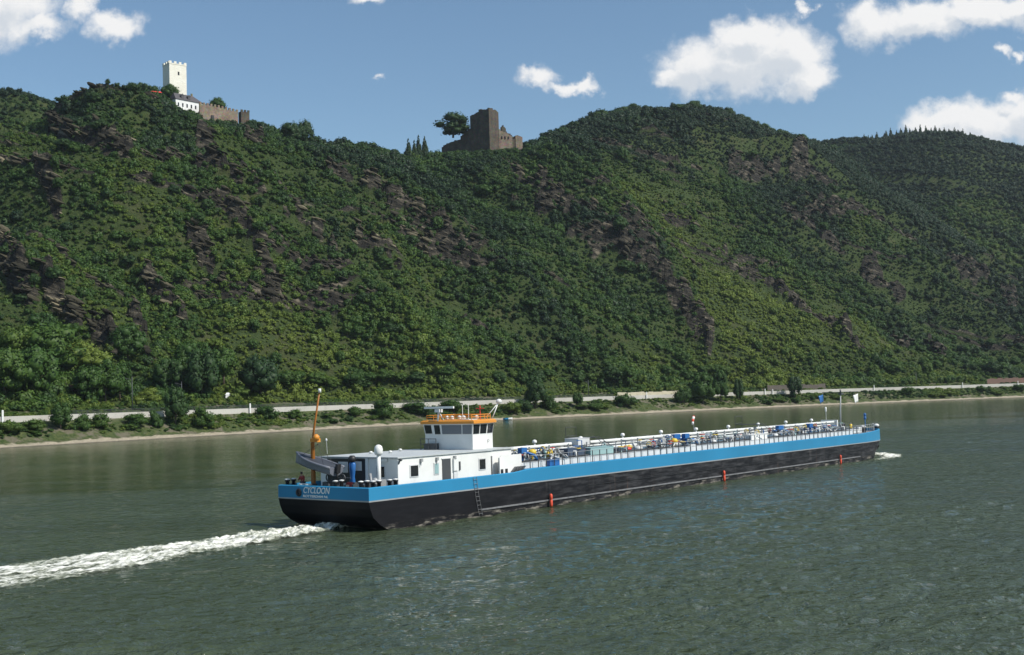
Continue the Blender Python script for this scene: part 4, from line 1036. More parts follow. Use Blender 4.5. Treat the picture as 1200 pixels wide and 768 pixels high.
# blue side band with its rounded upper edge; open bulwark aft, gangway edge forward
a = MB(); o0 = outline(0, .0, 5.7); n = len(o0)
out_b = [(x, y, ZL + .062) for x, y in o0]; out_t = [(x, y, ztop(x) - .07) for x, y in o0]
in0 = outline(.10, .10, 5.6); top = [(x, y, ztop(x)) for x, y in in0]; in1 = outline(.22, .22, 5.48); topi = [(x, y, ztop(x)) for x, y in in1]; bot_i = [(x, y, ZL + .3) for x, y in in1]
a.loft([out_b, out_t, top, topi, bot_i], False, False); a.build('side_band', MAT['blue'], ship)
a = MB(); dk = outline(.2, .2, 5.5); a.add([(x, y, 2.92) for x, y in dk], [tuple(range(len(dk)))]); a.build('deck', MAT['deck'], ship)
gk = MB()   # light blue gangway on both sides along the tanks
for sgn in (-1, 1):
    gk.box(20.6, 97.5, min(sgn * 5.47, sgn * 4.75), max(sgn * 5.47, sgn * 4.75), 3.4, ZM - .04)
gk.build('side_gangway', MAT['blue'], ship)
fd = [(x, y) for x, y in outline(0, .4, 5.3) if x > 90]
a = MB(); a.prism([(94.5, -5.3)] + fd + [(94.5, 5.3)], 3.2, ZM - .06); a.build('foredeck', MAT['deck'], ship)
a = MB(); a.box(20.6, 97.4, -4.74, 4.74, 2.93, 4.36)
a.build('tank_trunk', MAT['offwhite'], ship, .06)
a = MB(); a.box(20.9, 97.1, -4.45, 4.45, 4.364, 4.42); a.build('trunk_deck', MAT['darkdeck'], ship)
for x in np.arange(24.2, 96, 8.1):
    a = MB(); a.box(x, x + .18, -4.79, 4.79, 3.9, 4.46); a.build('trunk_rib', MAT['offwhite'], ship)

# lettering and fairlead on the transom
def text_part(txt, size, x, y, z, mat, shear=.25, width=None):
    cu = bpy.data.curves.new('lettering', 'FONT'); cu.body = txt; cu.size = size; cu.extrude = .012; cu.shear = shear; cu.align_x = 'LEFT'; cu.offset = .006
    t = bpy.data.objects.new('lettering_curve', cu); COL.objects.link(t)
    bpy.context.view_layer.update(); dg = bpy.context.evaluated_depsgraph_get()
    me = bpy.data.meshes.new_from_object(t.evaluated_get(dg)); bpy.data.objects.remove(t)
    if width:
        xs = [v.co.x for v in me.vertices]; k = width / (max(xs) - min(xs))
        for v in me.vertices: v.co.x *= k
    me.materials.clear(); me.materials.append(mat)
    o = bpy.data.objects.new('lettering', me); COL.objects.link(o); o.parent = ship
    o.matrix_local = Matrix(((0, 0, -1, x), (-1, 0, 0, y), (0, 1, 0, z), (0, 0, 0, 1)))
    return o
text_part('CYCLOON', .74, -.014, 2.42, 3.03, MAT['white'], .25, 3.35)
text_part('ROTTERDAM NL', .27, -.014, 2.44, 2.68, MAT['white'], .1, 3.2)
a = MB(); a.ring((-.03, 2.95, 3.05), .26, .1, 'X', 18); a.build('fairlead', MAT['black'], ship)
a = MB(); a.lathe([(.24, 0), (.24, .03)], n=18); fl = a.build('fairlead_hole', MAT['black'], ship); fl.rotation_euler = (0, -PI / 2, 0); fl.location = (-.004, 2.95, 3.05)

# ---- deckhouse
dh = MB(); dh.box(4.22, 16.4, -4.9, 4.9, 2.925, 5.80); dh.box(16.403, 20.3, -4.15, 4.15, 2.925, 5.80)
house = dh.build('deckhouse', MAT['white'], ship, .05)
a = MB(); a.box(4.1, 16.52, -5.02, 5.02, 5.803, 5.90); a.box(16.523, 20.5, -4.3, 4.3, 5.803, 5.90); a.build('roof', MAT['roofgrey'], house)
def win(x0, x1, z0, z1, y=-4.9, glass='glass', fr='offwhite', nm='window'):
    f = MB(); t = .09; f.box(x0 - t, x1 + t, y - .05, y + .04, z0 - t, z1 + t); fo_ = f.build(nm, MAT[fr], house)
    g = MB(); g.box(x0, x1, y - .075, y - .02, z0, z1); g.build('pane', MAT[glass], house if False else house).name = 'window_pane'
def awin(y0, y1, z0, z1, x=4.22, glass='glass', fr='offwhite', nm='window'):
    f = MB(); t = .09; f.box(x - .05, x + .04, y0 - t, y1 + t, z0 - t, z1 + t); f.build(nm, MAT[fr], house)
    g = MB(); g.box(x - .075, x - .02, y0, y1, z0, z1); g.build('window_pane', MAT[glass], house)
win(5.72, 6.62, 4.18, 5.08); win(8.72, 9.2, 4.2, 5.08, glass='teal'); win(14.72, 15.52, 4.2, 5.1)
a = MB(); a.box(9.72, 10.8, -4.96, -4.85, 2.95, 5.42); a.build('door', MAT['darksteel'], house)
a = MB(); a.box(9.66, 10.86, -4.98, -4.84, 5.423, 5.5); a.build('door_hood', MAT['offwhite'], house)
a = MB(); a.box(11.1, 11.72, -5.08, -4.85, 4.3, 5.42); a.build('cabinet', MAT['white'], house)
a = MB(); a.box(11.15, 11.7, -5.0, -4.85, 3.0, 4.22); a.build('cabinet', MAT['offwhite'], house)
a = MB(); a.box(11.9, 12.1, -4.98, -4.85, 4.3, 5.08); a.build('hand_hold', MAT['darksteel'], house)
for x in (7.0, 9.0, 11.3):
    a = MB(); a.box(x - .12, x + .12, -5.12, -4.88, 5.35, 5.62); a.tube([(x, -5.0, 5.35), (x - .1, -5.05, 5.05)], .04, 5); a.build('wall_lamp', MAT['steel'], house)
a = MB(); a.lathe([(.05, 0), (.14, .1), (.14, .2), (0, .22)], (4.4, -5.1, 5.55), 10); a.tube([(4.35, -5.05, 5.6), (4.25, -4.9, 5.3)], .05, 5); a.build('wall_lamp', MAT['darksteel'], house)
awin(-3.3, -2.4, 4.18, 5.08)
a = MB(); a.box(4.05, 4.2, -3.7, -2.4, 5.52, 5.74); a.build('strip_lamp', MAT['white'], house)
# dark recess with white panels in the aft wall
a = MB(); a.box(4.15, 4.219, -1.0, 3.9, 3.6, 5.72); a.build('aft_opening', MAT['black'], house)
for y0, y1, z0, z1 in [(-.55, .35, 4.7, 5.5), (1.2, 2.4, 4.5, 5.45)]:
    a = MB(); a.box(4.1, 4.146, y0, y1, z0, z1); a.build('aft_panel', MAT['white'], house)
a = MB(); a.box(4.12, 4.2, -1.35, -1.02, 2.95, 5.78); a.build('aft_pillar', MAT['white'], house)
# starboard entrance: dark door and white wing bulwark
a = MB(); a.box(16.5, 17.45, -4.2, -4.12, 3.0, 5.25); a.build('door', MAT['black'], house)
a = MB(); a.tube([(16.55, -4.9, 2.95), (16.55, -4.9, 5.3)], .06, 6); a.build('entrance_post', MAT['steel'], house)
a = MB(); pr = [(17.62, 3.0), (17.62, 5.05), (17.95, 5.26), (20.88, 5.26), (20.88, 4.35), (20.2, 3.8), (19.6, 3.55), (18.75, 3.3), (18.72, 3.0)]
vs = [(x, -4.9, z) for x, z in pr] + [(x, -4.74, z) for x, z in pr]; k = len(pr)
a.add(vs, [tuple(range(k)), tuple(range(2 * k - 1, k - 1, -1))] + [(i, i + k, (i + 1) % k + k, (i + 1) % k) for i in range(k)]); a.build('wing_screen', MAT['white'], house)
for x in (17.75, 18.4): a = MB(); a.box(x, x + .32, -4.96, -4.91, 3.35, 4.0); a.build('screen_slot', MAT['black'], house)
a = MB()
for i in range(4): a.hexa([(19.2 + i * .42, -5.2, 3.72), (19.4 + i * .42, -5.2, 3.72), (19.4 + i * .42, -4.95, 3.72), (19.2 + i * .42, -4.95, 3.72), (19.75 + i * .42, -5.2, 4.12), (19.95 + i * .42, -5.2, 4.12), (19.95 + i * .42, -4.95, 4.12), (19.75 + i * .42, -4.95, 4.12)])
a.build('boarding_steps', MAT['darksteel'], ship)
for x, y in [(8.2, 2.5), (9.4, 1.2), (12.5, 3)]:
    a = MB(); a.lathe([(.14, 0), (.14, .12), (.2, .14), (.1, .25), (0, .26)], (x, y, 5.9), 12); a.build('roof_vent', MAT['white'], house)

# ---- wheelhouse
wx0, wx1, wh = 16.0, 19.6, 3.05
base = [(wx0, -wh), (18.0, -wh), (wx1, -2.45), (wx1, 2.45), (18.0, wh), (wx0, wh)]
def flare(f_): cx_, cy_ = 17.7, 0; return [(cx_ + (x - cx_) * f_, y * f_) for x, y in base]
a = MB(); a.loft([[(x, y, 5.905) for x, y in base], [(x, y, 7.28) for x, y in base], [(x, y, 8.34) for x, y in flare(1.055)]])
wheel = a.build('wheelhouse', MAT['white'], ship, .02)
a = MB(); e1 = flare(1.13); e2 = flare(1.05); a.loft([[(x, y, 8.343) for x, y in e1], [(x, y, 8.56) for x, y in e1], [(x, y, 8.68) for x, y in e2]]); wroof = a.build('roof', MAT['orange'], wheel)
def wpane(p0, p1, t0, t1, z0=7.36, z1=8.24, glass='glass'):
    """pane between fractions t0..t1 of the wall from base corner p0 to p1"""
    b0, b1 = Vector((*p0, 0)), Vector((*p1, 0)); nn = (b1 - b0).cross(Vector((0, 0, 1))).normalized()
    def P(t, z):
        f_ = 1 + .055 * (z - 7.28) / 1.06; q = b0.lerp(b1, t); return Vector((17.7 + (q.x - 17.7) * f_, q.y * f_, z))
    q = [P(t0, z0), P(t1, z0), P(t1, z1), P(t0, z1)]
    a = MB(); a.hexa([v + nn * .02 for v in (q[0], q[1])] + [q[1] - nn * .05, q[0] - nn * .05] + [v + nn * .02 for v in (q[3], q[2])] + [q[2] - nn * .05, q[3] - nn * .05]); a.build('window_pane', MAT[glass], wheel)
A_, B_, C_, D_, E_, F_ = base
for t0, t1, g_, z0 in [(.02, .20, 'blindglass', 7.36), (.225, .62, 'blindglass', 7.36), (.665, .775, 'glass', 7.36), (.84, .975, 'glass', 7.42)]: wpane(F_ if False else A_, F_, t0, t1, z0, 8.22, g_)
# order of corners gives the outward side: flip for walls listed clockwise
for p0, p1, t0, t1 in [(B_, A_, .04, .46), (B_, A_, .52, .96), (C_, B_, .08, .92), (D_, C_, .03, .31), (D_, C_, .35, .65), (D_, C_, .69, .97), (E_, D_, .08, .92), (F_, E_, .04, .46), (F_, E_, .52, .96)]:
    wpane(p1, p0, t0, t1)
a = MB()
for z in (6.45, 6.95): a.tube([(15.2, .9, z), (15.2, 2.9, z)], .035, 5)
for y in (.9, 1.9, 2.9): a.tube([(15.2, y, 5.9), (15.2, y, 6.98)], .04, 5)
a.box(15.3, 15.9, 1.2, 2.6, 5.905, 6.5); a.build('aft_railing', MAT['darksteel'], wheel)
a = MB(); a.ring((18.2, -3.08, 6.65), .12, .03, 'Y'); a.build('horn', MAT['steel'], wheel)
# roof gear
a = MB()
e = flare(.94)
for z in (8.95, 9.15): a.tube([(x, y, z) for x, y in e + e[:1]], .035, 5)
for x, y in e: a.tube([(x, y, 8.66), (x, y, 9.17)], .035, 5)
for (x0, y0), (x1, y1) in zip(e, e[1:] + e[:1]): a.tube([((x0 + x1) / 2, (y0 + y1) / 2, 8.66), ((x0 + x1) / 2, (y0 + y1) / 2, 9.17)], .03, 5)
a.build('railing', MAT['orange'], wroof)
a = MB(); a.tube([(15.75, 1.1, 8.6), (15.9, 1.1, 9.55)], .09, 6); a.tube([(16.2, .7, 8.6), (15.95, 1.1, 9.5)], .06, 6); a.box(15.65, 16.15, .8, 1.4, 9.45, 9.75); a.build('radar_mast', MAT['offwhite'], wroof)
a = MB(); a.box(15.82, 15.98, -.85, 2.95, 9.8, 10.0); rb = a.build('radar_scanner', MAT['white'], wroof)
a = MB(); a.tube([(19.6, -2.4, 8.6), (20.4, -2.6, 10.2)], .05, 6); a.tube([(19.2, -1.8, 8.6), (20.4, -2.6, 10.2)], .04, 6); a.lathe([(.04, -.22), (.26, -.12), (.3, .05), (.2, .22), (0, .27)], (20.5, -2.6, 10.3), 12); a.build('radio_dome', MAT['white'], wroof)
a = MB(); a.tube([(17.6, -1.2, 8.6), (17.6, -1.2, 10.2)], .03, 5); a.tube([(17.2, -.8, 8.6), (17.2, -.8, 10.1)], .03, 5); a.build('aerial', MAT['white'], wroof)
a = MB(); a.tube([(18.6, -1.8, 8.6), (18.6, -1.8, 10.0)], .06, 5); a.tube([(18.6, -2.3, 9.7), (18.6, -1.3, 9.7)], .04, 5); a.build('signal_mast', MAT['red'], wroof)
for x, y in [(16.8, .2), (17.2, 1.2), (18.3, .6), (17.8, -.4), (19.0, -1.0)]:
    a = MB(); a.lathe([(.12, 0), (.2, .1), (.2, .3), (0, .42)], (x, y, 8.68), 10); a.build('roof_lamp', MAT['offwhite'], wroof)
a = MB(); a.box(16.3, 17.6, -2.4, -1.2, 8.685, 8.74); a.build('roof_hatch', MAT['white'], wroof)

# ---- aft deck gear
a = MB(); a.tube([(3.0, -3.85, 2.92), (3.0, -3.85, 6.25)], .17, 10); a.build('dome_post', MAT['white'], ship)
a = MB(); a.lathe([(.0, 0), (.30, .04), (.36, .18), (.37, .5), (.30, .74), (.15, .86), (0, .89)], (3.0, -3.85, 6.15), 18); a.build('satellite_dome', MAT['white'], ship)
a = MB(); a.box(2.6, 3.3, -4.4, -3.4, 2.93, 4.1); a.lathe([(.3, 0), (.3, .7), (.1, .9)], (2.2, -4.2, 3.4), 10); a.tube([(2.2, -3.9, 3), (2.5, -3.3, 4.6)], .12, 6); a.build('aft_winch', MAT['steel'], ship)
def bollard(x, y, z=2.92, h=1.05):
    b_ = MB()
    for d in (-.35, .35): b_.lathe([(.22, 0), (.17, .08), (.17, h - .2), (.24, h - .18), (.24, h - .06)], (x + d, y, z), 12)
    b0 = b_.build('bollard', MAT['black'], ship)
    c_ = MB()
    for d in (-.35, .35): c_.lathe([(.235, 0), (.235, .06), (.0, .1)], (x + d, y, z + h - .058), 12)
    c_.build('bollard_cap', MAT['white'], b0)
for x, y in [(.9, 5.1), (1.6, -4.9), (3.3, -5.15), (.8, -1.2), (1.0, -4.1)]: bollard(x, y, 2.92, 1.2)
for x, y in [(103.6, -3.6), (104.2, 3.3), (107.5, -1.8)]: bollard(x, y, ZM - .06, .9)
# amber deck crane
cr_ = MB(); cr_.lathe([(.3, 0), (.22, .2), (.17, 4.3), (.2, 4.35)], (1.7, 3.0, 2.92), 12); crane = cr_.build('deck_crane', MAT['craneorange'], ship)
a = MB(); a.tube([(1.7, 3.0, 7.2), (1.65, 2.75, 8.4), (1.5, 1.75, 11.7)], .115, 8, .075); a.build('boom', MAT['craneorange'], crane)
a = MB(); a.box(1.5, 1.9, 2.2, 3.1, 7.3, 7.62); a.lathe([(.25, 0), (.3, .3), (.1, .5)], (1.5, 2.3, 7.5), 10); a.build('crane_head', MAT['orange'], crane)
a = MB(); a.tube([(1.5, 1.72, 11.6), (1.5, 1.72, 11.95)], .13, 8); a.build('boom_tip', MAT['white'], crane)
a = MB(); a.tube([(1.5, 1.0, 7.6), (1.5, .9, 6.3)], .02, 4); a.lathe([(.05, -.15), (.1, 0), (.03, .15)], (1.5, 1.0, 7.5), 8); a.build('hook', MAT['offwhite'], crane)
# blue covered davit post in front of the aft wall, with dark winch head
a = MB(); a.loft([[(3.4 + .22 * math.cos(t) * k, -1.35 + 1.2 + .30 * math.sin(t) * k, z) for t in np.linspace(0, 2 * PI, 11)[:-1]] for z, k in [(3.2, .7), (3.6, 1.1), (4.2, .8), (4.6, 1.0), (5.3, 1.25), (5.5, .8)]], smooth=True); dv = a.build('davit_cover', MAT['blue2'], ship)
a = MB(); a.lathe([(.1, 0), (.34, .1), (.36, .4), (.2, .6), (0, .62)], (3.4, -.15, 5.45), 12); a.build('davit_head', MAT['black'], dv)
a = MB()
for y in (-.2, .9, 1.6): a.tube([(2.2, y, 2.92), (2.2, y, 4.5)], .07, 6); a.ring((2.2, y, 4.2), .3, .06, 'X')
a.box(1.8, 2.6, .3, 1.3, 2.93, 3.9); a.tube([(2.3, -1.1, 4.2), (2.3, .9, 4.2)], .05, 5); a.build('mooring_winch', MAT['darksteel'], ship)
a = MB(); a.lathe([(.32, -.5), (.32, .5)], (0, 0, 0), 14); rr = a.build('rope_drum', MAT['redorange'], ship); rr.rotation_euler = (PI / 2, 0, 0); rr.location = (2.4, -.9, 3.6); rr.scale = (.8, .8, .6); rr.data.materials.clear(); rr.data.materials.append(MAT['jacket'])
a = MB()
for i in range(13):
    x = .6 + _tr.uniform(0, 1.0); y = -4.2 + i * .62; a.box(x, x + _tr.uniform(.2, .5), y, y + _tr.uniform(.15, .4), 2.93, 3.7 + _tr.uniform(.0, .25))
a.build('stowed_gear', MAT['darksteel'], ship)
a = MB(); a.ring((.5, 3.0, 3.72), .3, .07, 'Z'); a.ring((.5, 2.3, 3.72), .26, .06, 'Z'); a.build('mooring_rope', MAT['offwhite'], ship)

a = MB(); a.box(13.8, 97, -5.78, -5.69, .56, .70); a.build('lower_strake', MAT['strake'], ship)
a = MB(); a.box(30, 97, -5.75, -5.69, 1.55, 1.60); a.build('upper_strake', MAT['black'], ship)
# ---- hanging ladder on the starboard side
a = MB()
for dx in (-.22, .22): a.tube([(13.1 + dx, -5.76, 3.65), (13.35 + dx, -5.78, 1.8), (13.75 + dx, -5.80, .15)], .02, 5)
for i in range(9):
    t = i / 8.; z = 3.4 - 3.1 * t; x = 13.13 + .62 * t ** 1.3; a.tube([(x - .24, -5.79, z), (x + .24, -5.79, z)], .02, 5)
a.build('hanging_ladder', MAT['strake'], ship)

# ---- cargo deck: pipes, supports, railings, manifolds
for nm, y, z, r, x0, x1 in [('cargo_pipe', .0, 5.50, .17, 21.5, 101.4), ('cargo_pipe', .75, 5.0, .15, 21.5, 101.0), ('cargo_pipe', 1.6, 5.35, .14, 24, 100.5), ('cargo_pipe', -1.0, 4.86, .13, 24, 98), ('cargo_pipe', -2.2, 4.72, .10, 26, 96), ('cargo_pipe', 2.6, 5.15, .11, 24, 99), ('cargo_pipe', -.5, 5.15, .08, 24, 99)]:
    a = MB(); a.tube([(x0, y, z - .9), (x0 + .3, y, z), (x1 - .3, y, z), (x1, y, z - .9)], r, 9); a.build(nm, MAT['pipe'], ship)
sup = None
for i in range(24):
    if sup is None:
        a = MB()
        for y in (-1.15, 1.85): a.box(-.06, .06, y - .06, y + .06, 4.4, 5.62)
        a.box(-.05, .05, -1.2, 1.9, 4.66, 4.76); a.box(-.05, .05, -.3, 1.9, 5.22, 5.30)
        sup = a.build('pipe_support', MAT['steel'], ship); q = sup
    else: q = sup.copy(); COL.objects.link(q); q.parent = ship
    q.location = (23.5 + i * 3.3, 0, 0)
a = MB(); a.box(101.05, 101.35, -.6, 2.0, 4.4, 5.78); a.build('pipe_end_frame', MAT['white'], ship)
for y in (-5.36, 5.36):
    a = MB()
    for z in (4.45, 5.02): a.tube([(21.4, y, z), (97.2, y, z)], .022, 5)
    a.build('handrail', MAT['steel'], ship)
rp = None
for y, n_, sp_ in ((-5.36, 60, 1.28), (5.36, 33, 2.32)):
    for i in range(n_):
        if rp is None: a = MB(); a.tube([(0, 0, 3.80), (0, 0, 5.02)], .05, 5); rp = a.build('railing_post', MAT['darksteel'], ship); q = rp
        else: q = rp.copy(); COL.objects.link(q); q.parent = ship
        q.location = (21.6 + i * sp_, y, 0)
for i in range(9):
    x = 27 + i * 8.1
    a = MB(); a.lathe([(.45, 0), (.5, .12), (.5, .3), (.3, .42), (0, .45)], (x, -3.4, 4.42), 14); a.build('tank_hatch', MAT['offwhite'], ship)
    a = MB(); a.tube([(x + 2.5, .3, 4.9), (x + 2.5, .3, 5.95)], .09, 6); a.lathe([(.2, 0), (.26, .1), (.2, .3), (0, .36)], (x + 2.5, .3, 5.85), 10); a.build('vent_valve', MAT['white'], ship)
    a = MB(); a.tube([(x + 3.6, -4.2, 4.42), (x + 3.6, -4.2, 4.95), (x + 3.6, -1.0, 4.95)], .1, 7); a.build('branch_pipe', MAT['pipe'], ship)
vr = random.Random(21)
CL = [(22.2, 29.0, 16), (43, 47, 6), (48, 54.5, 15), (56, 63, 13), (76, 86, 18), (88, 96, 10), (30, 42, 9), (64, 75, 10), (23, 34, 8), (47, 62, 10), (80, 92, 8)]
cols = ['yellow', 'yellow', 'steel', 'teal', 'blue2', 'steel', 'offwhite', 'red']
for x0, x1, n_ in CL:
    for i in range(n_):
        x = vr.uniform(x0, x1); y = vr.uniform(-4.3, -1.4); h = vr.uniform(.35, 1.05)
        a = MB(); a.lathe([(.14, 0), (.14, .06), (.08, .08), (.08, h * .6), (.17, h * .62), (.17, h * .85), (.07, h * .87), (.07, h)], (x, y, 4.42), 9)
        if vr.random() < .5: a.tube([(x, y, 4.42 + h * .7), (x + vr.uniform(-.8, .8), y - .5, 4.42 + h * .7), (x + vr.uniform(-.8, .8), y - .7, 4.45)], .08, 6)
        v_ = a.build('valve', MAT[vr.choice(['teal', 'steel', 'offwhite', 'steel', 'navy', 'darksteel'])], ship)
        a = MB(); R_ = vr.uniform(.18, .34); a.ring((x, y, 4.45 + h), R_, .05, vr.choice('ZZX'), 12); a.tube([(x - R_, y, 4.45 + h), (x + R_, y, 4.45 + h)], .03, 4); a.build('handwheel', MAT[vr.choice(cols)], v_)
for x, z in [(24.3, 5.15), (26.8, 4.75), (50.6, 5.0)]:
    a = MB(); a.lathe([(.1, -.3), (.36, -.2), (.42, 0), (.3, .22), (0, .3)], (x, -3.5, z + .1), 12); a.tube([(x, -3.5, 4.42), (x, -3.5, z)], .1, 6); a.build('motor', MAT['yellow'], ship)
def hose_crane(x, y, s):
    a = MB(); a.lathe([(.22, 0), (.18, .1), (.16, 1.0)], (x, y, 4.42), 10); o_ = a.build('hose_crane', MAT['blue2'], ship)
    a = MB(); a.box(x - .7 * s, x + .5 * s, y - .25, y + .25, 5.2, 5.75); a.tube([(x, y, 5.4), (x + 1.1, y - .5, 5.0), (x + 1.5, y - .6, 4.5)], .12, 7); a.build('hose_reel', MAT['blue2'], o_)
hose_crane(53.0, -2.3, 1.1); hose_crane(54.2, -2.9, .8); hose_crane(79.5, -2.2, 1.2); hose_crane(22.6, -3.7, .7); hose_crane(86.5, -3.2, .9)
def box_part(nm, x0, x1, y0, y1, z0, z1, mat, bev=.03):
    a = MB(); a.box(x0, x1, y0, y1, z0, z1); o_ = a.build(nm, MAT[mat], ship, bev)
    a = MB(); a.box(x0 - .03, x1 + .03, y0 - .03, y1 + .03, z1 + .003, z1 + .05); a.build('lid', MAT[mat], o_)
    return o_
box_part('storage_box', 29.6, 32.6, -3.9, -2.7, 4.425, 5.2, 'navy'); box_part('storage_box', 33.0, 37.2, -4.3, -3.2, 4.425, 5.15, 'teal')
box_part('storage_box', 24.9, 26.5, -5.2, -4.8, 3.83, 4.42, 'blue2'); box_part('storage_box', 35.5, 37.6, -.9, .9, 5.3, 6.0, 'offwhite')
box_part('storage_box', 67.2, 71.4, -4.5, -3.3, 4.0, 4.98, 'white'); box_part('storage_box', 52.2, 53.4, -4.7, -4.3, 3.83, 4.5, 'white')
box_part('storage_box', 38.5, 41.5, -3.8, -2.6, 4.425, 4.8, 'navy'); box_part('storage_box', 63.6, 65.3, -3.4, -2.4, 4.425, 4.72, 'darksteel')
a = MB(); a.lathe([(.75, 0), (.75, .12), (.5, .3), (0, .36)], (40.6, -3.4, 4.6), 14); a.build('hatch_cover', MAT['red'], ship)
a = MB(); a.lathe([(.35, 0), (.35, .2), (0, .4)], (41.2, -3.6, 4.75), 12); a.build('deck_light', MAT['yellow'], ship)
for y_, z_, m_ in ((-2.9, 4.62, 'bluegrey'), (-3.3, 4.56, 'bluegrey'), (-4.1, 4.52, 'darksteel'), (-1.6, 4.66, 'bluegrey')):
    a = MB(); a.tube([(22, y_, z_ - .1), (22.4, y_, z_), (96, y_, z_), (96.4, y_, z_ - .1)], .055, 6); a.build('service_pipe', MAT[m_], ship)
vr2 = random.Random(8)
for i in range(26):
    x = vr2.uniform(22, 96); y = vr2.uniform(-4.3, -1.2); h = vr2.uniform(.4, 1.5)
    a = MB(); a.tube([(x, y, 4.42), (x, y, 4.42 + h), (x + vr2.uniform(-.6, .6), y + .4, 4.42 + h)], vr2.uniform(.03, .07), 5); a.build('riser_pipe', MAT[vr2.choice(['bluegrey', 'darksteel', 'blue2', 'steel', 'pipe'])], ship)
# gantry frames and stairways crossing the pipes
def crossing(x, k=1.):
    a = MB()
    for y in (2.2, 2.9):
        pass
    a.tube([(x, 2.6, 5.2), (x, 2.6, 7.15), (x + 1.9, 2.6, 7.12), (x + 1.9, 2.6, 5.2)], .045, 5); a.tube([(x, 2.6, 6.2), (x + 1.9, 2.6, 6.2)], .03, 5); f_ = a.build('crossing_frame', MAT['darksteel'], ship)
    a = MB()
    for d in (0, .75):
        a.hexa([(x + d, -1.3, 6.05), (x + d + .12, -1.3, 6.05), (x + d + .12, -1.1, 6.2), (x + d, -1.1, 6.2), (x + d + .5, -3.6, 4.45), (x + d + .62, -3.6, 4.45), (x + d + .62, -3.4, 4.6), (x + d + .5, -3.4, 4.6)])
    for i in range(7):
        t = i / 6.; a.box(x + .1 + .5 * t, x + .8 + .5 * t, -1.25 - 2.2 * t, -1.05 - 2.2 * t, 6.02 - 1.5 * t, 6.06 - 1.5 * t)
    a.build('stairway', MAT['black'], ship)
    a = MB(); a.box(x, x + .9, -1.05, 2.5, 6.0, 6.06); a.build('crossing_walkway', MAT['darksteel'], ship)
crossing(38.0); crossing(76.0)
a = MB(); a.tube([(60.9, 0, 5.4), (60.9, 0, 7.7)], .03, 5); sk = a.build('windsock_pole', MAT['steel'], ship)
seg = [((60.85, -.05, 7.55), .17), ((60.6, -.2, 7.5), .17), ((60.25, -.3, 7.25), .16), ((60.1, -.36, 6.95), .14), ((60.0, -.4, 6.65), .12)]
for i, ((p0, r0), (p1, r1)) in enumerate(zip(seg[:-1], seg[1:])):
    a = MB(); a.tube([p0, p1], r0, 8, r1); a.build('windsock', MAT['white' if i % 2 else 'redorange'], sk)

# ---- bow: mast with flags, windlass, rails, anchor
a = MB(); a.tube([(103.6, .1, 3.8), (103.9, .1, 7.0), (104.3, .1, 10.2)], .15, 8, .08); mast = a.build('bow_mast', MAT['steel'], ship)
a = MB(); a.box(103.9, 104.7, -.15, .35, 9.5, 9.75); a.tube([(104.2, .1, 9.75), (104.2, .1, 10.3)], .12, 7); a.tube([(104.1, -2.8, 9.9), (104.1, 3.0, 9.9)], .04, 5); a.build('mast_head', MAT['darksteel'], mast)
def flag(y, z0, z1, w_, mat):
    V = []; F = []
    nx, nz = 8, 6
    for j in range(nz + 1):
        for i in range(nx + 1):
            u = i / nx; v = j / nz; V.append((104.1 - u * w_, y + .18 * math.sin(5 * u + 2 * v) * u, z0 + (z1 - z0) * v - .3 * u * (1 - .3 * v)))
    for j in range(nz):
        for i in range(nx): b_ = j * (nx + 1) + i; F.append((b_, b_ + 1, b_ + nx + 2, b_ + nx + 1))
    a = MB(); a.add(V, F, True); o_ = a.build('flag', MAT[mat], mast); sd = o_.modifiers.new('thick', 'SOLIDIFY'); sd.thickness = .02
flag(2.9, 8.5, 9.6, 1.4, 'blue2'); flag(-2.7, 8.4, 9.6, 1.5, 'white')
a = MB(); a.tube([(101.2, 1.2, 5.6), (101.2, 1.2, 7.3)], .03, 5); a.lathe([(.1, 0), (.14, .1), (.14, .7), (0, .75)], (101.2, 1.2, 7.0), 8); a.build('signal_lamp', MAT['white'], ship)
a = MB(); a.tube([(107.0, -2.4, 3.8), (107.0, -2.4, 6.4)], .06, 6); a.lathe([(.0, -.55), (.22, -.35), (.18, -.05), (.1, 0), (.18, .05), (.22, .35), (0, .55)], (107.0, -2.4, 6.1), 10); a.build('bow_signal', MAT['blue2'], ship)
a = MB(); a.box(102.5, 104.5, -2.2, 2.2, 3.83, 4.5)
wl_ = a.build('windlass', MAT['steel'], ship)
for y in (-1.6, -.5, .5, 1.6): a = MB(); a.ring((103.5, y, 4.8), .34, .12, 'Y'); a.build('windlass_drum', MAT['darksteel'], wl_)
for y in (-2.2, 2.2):
    pass
a = MB()
rl = [(x, y) for x, y in outline(0, .8, 4.9) if x > 97.5]
for z in (4.6, 5.0): a.tube([(x, y, z) for x, y in rl if x < 106 or y < 0][:11], .03, 5)
a.build('bow_handrail', MAT['steel'], ship)
for x, y in rl[:11]: a = MB(); a.tube([(x, y, 3.8), (x, y, 5.02)], .035, 5); a.build('bow_railing_post', MAT['steel'], ship)
a = MB(); a.box(98.2, 100.6, -4.2, -2.8, 3.83, 4.4); a.box(100.9, 102.0, -4.0, -3.2, 3.83, 4.7); a.build('bow_locker', MAT['offwhite'], ship, .03)
a = MB(); a.tube([(99.5, -3.4, 4.6), (99.5, -3.4, 5.2)], .2, 8); a.build('bow_vent', MAT['yellow'], ship)
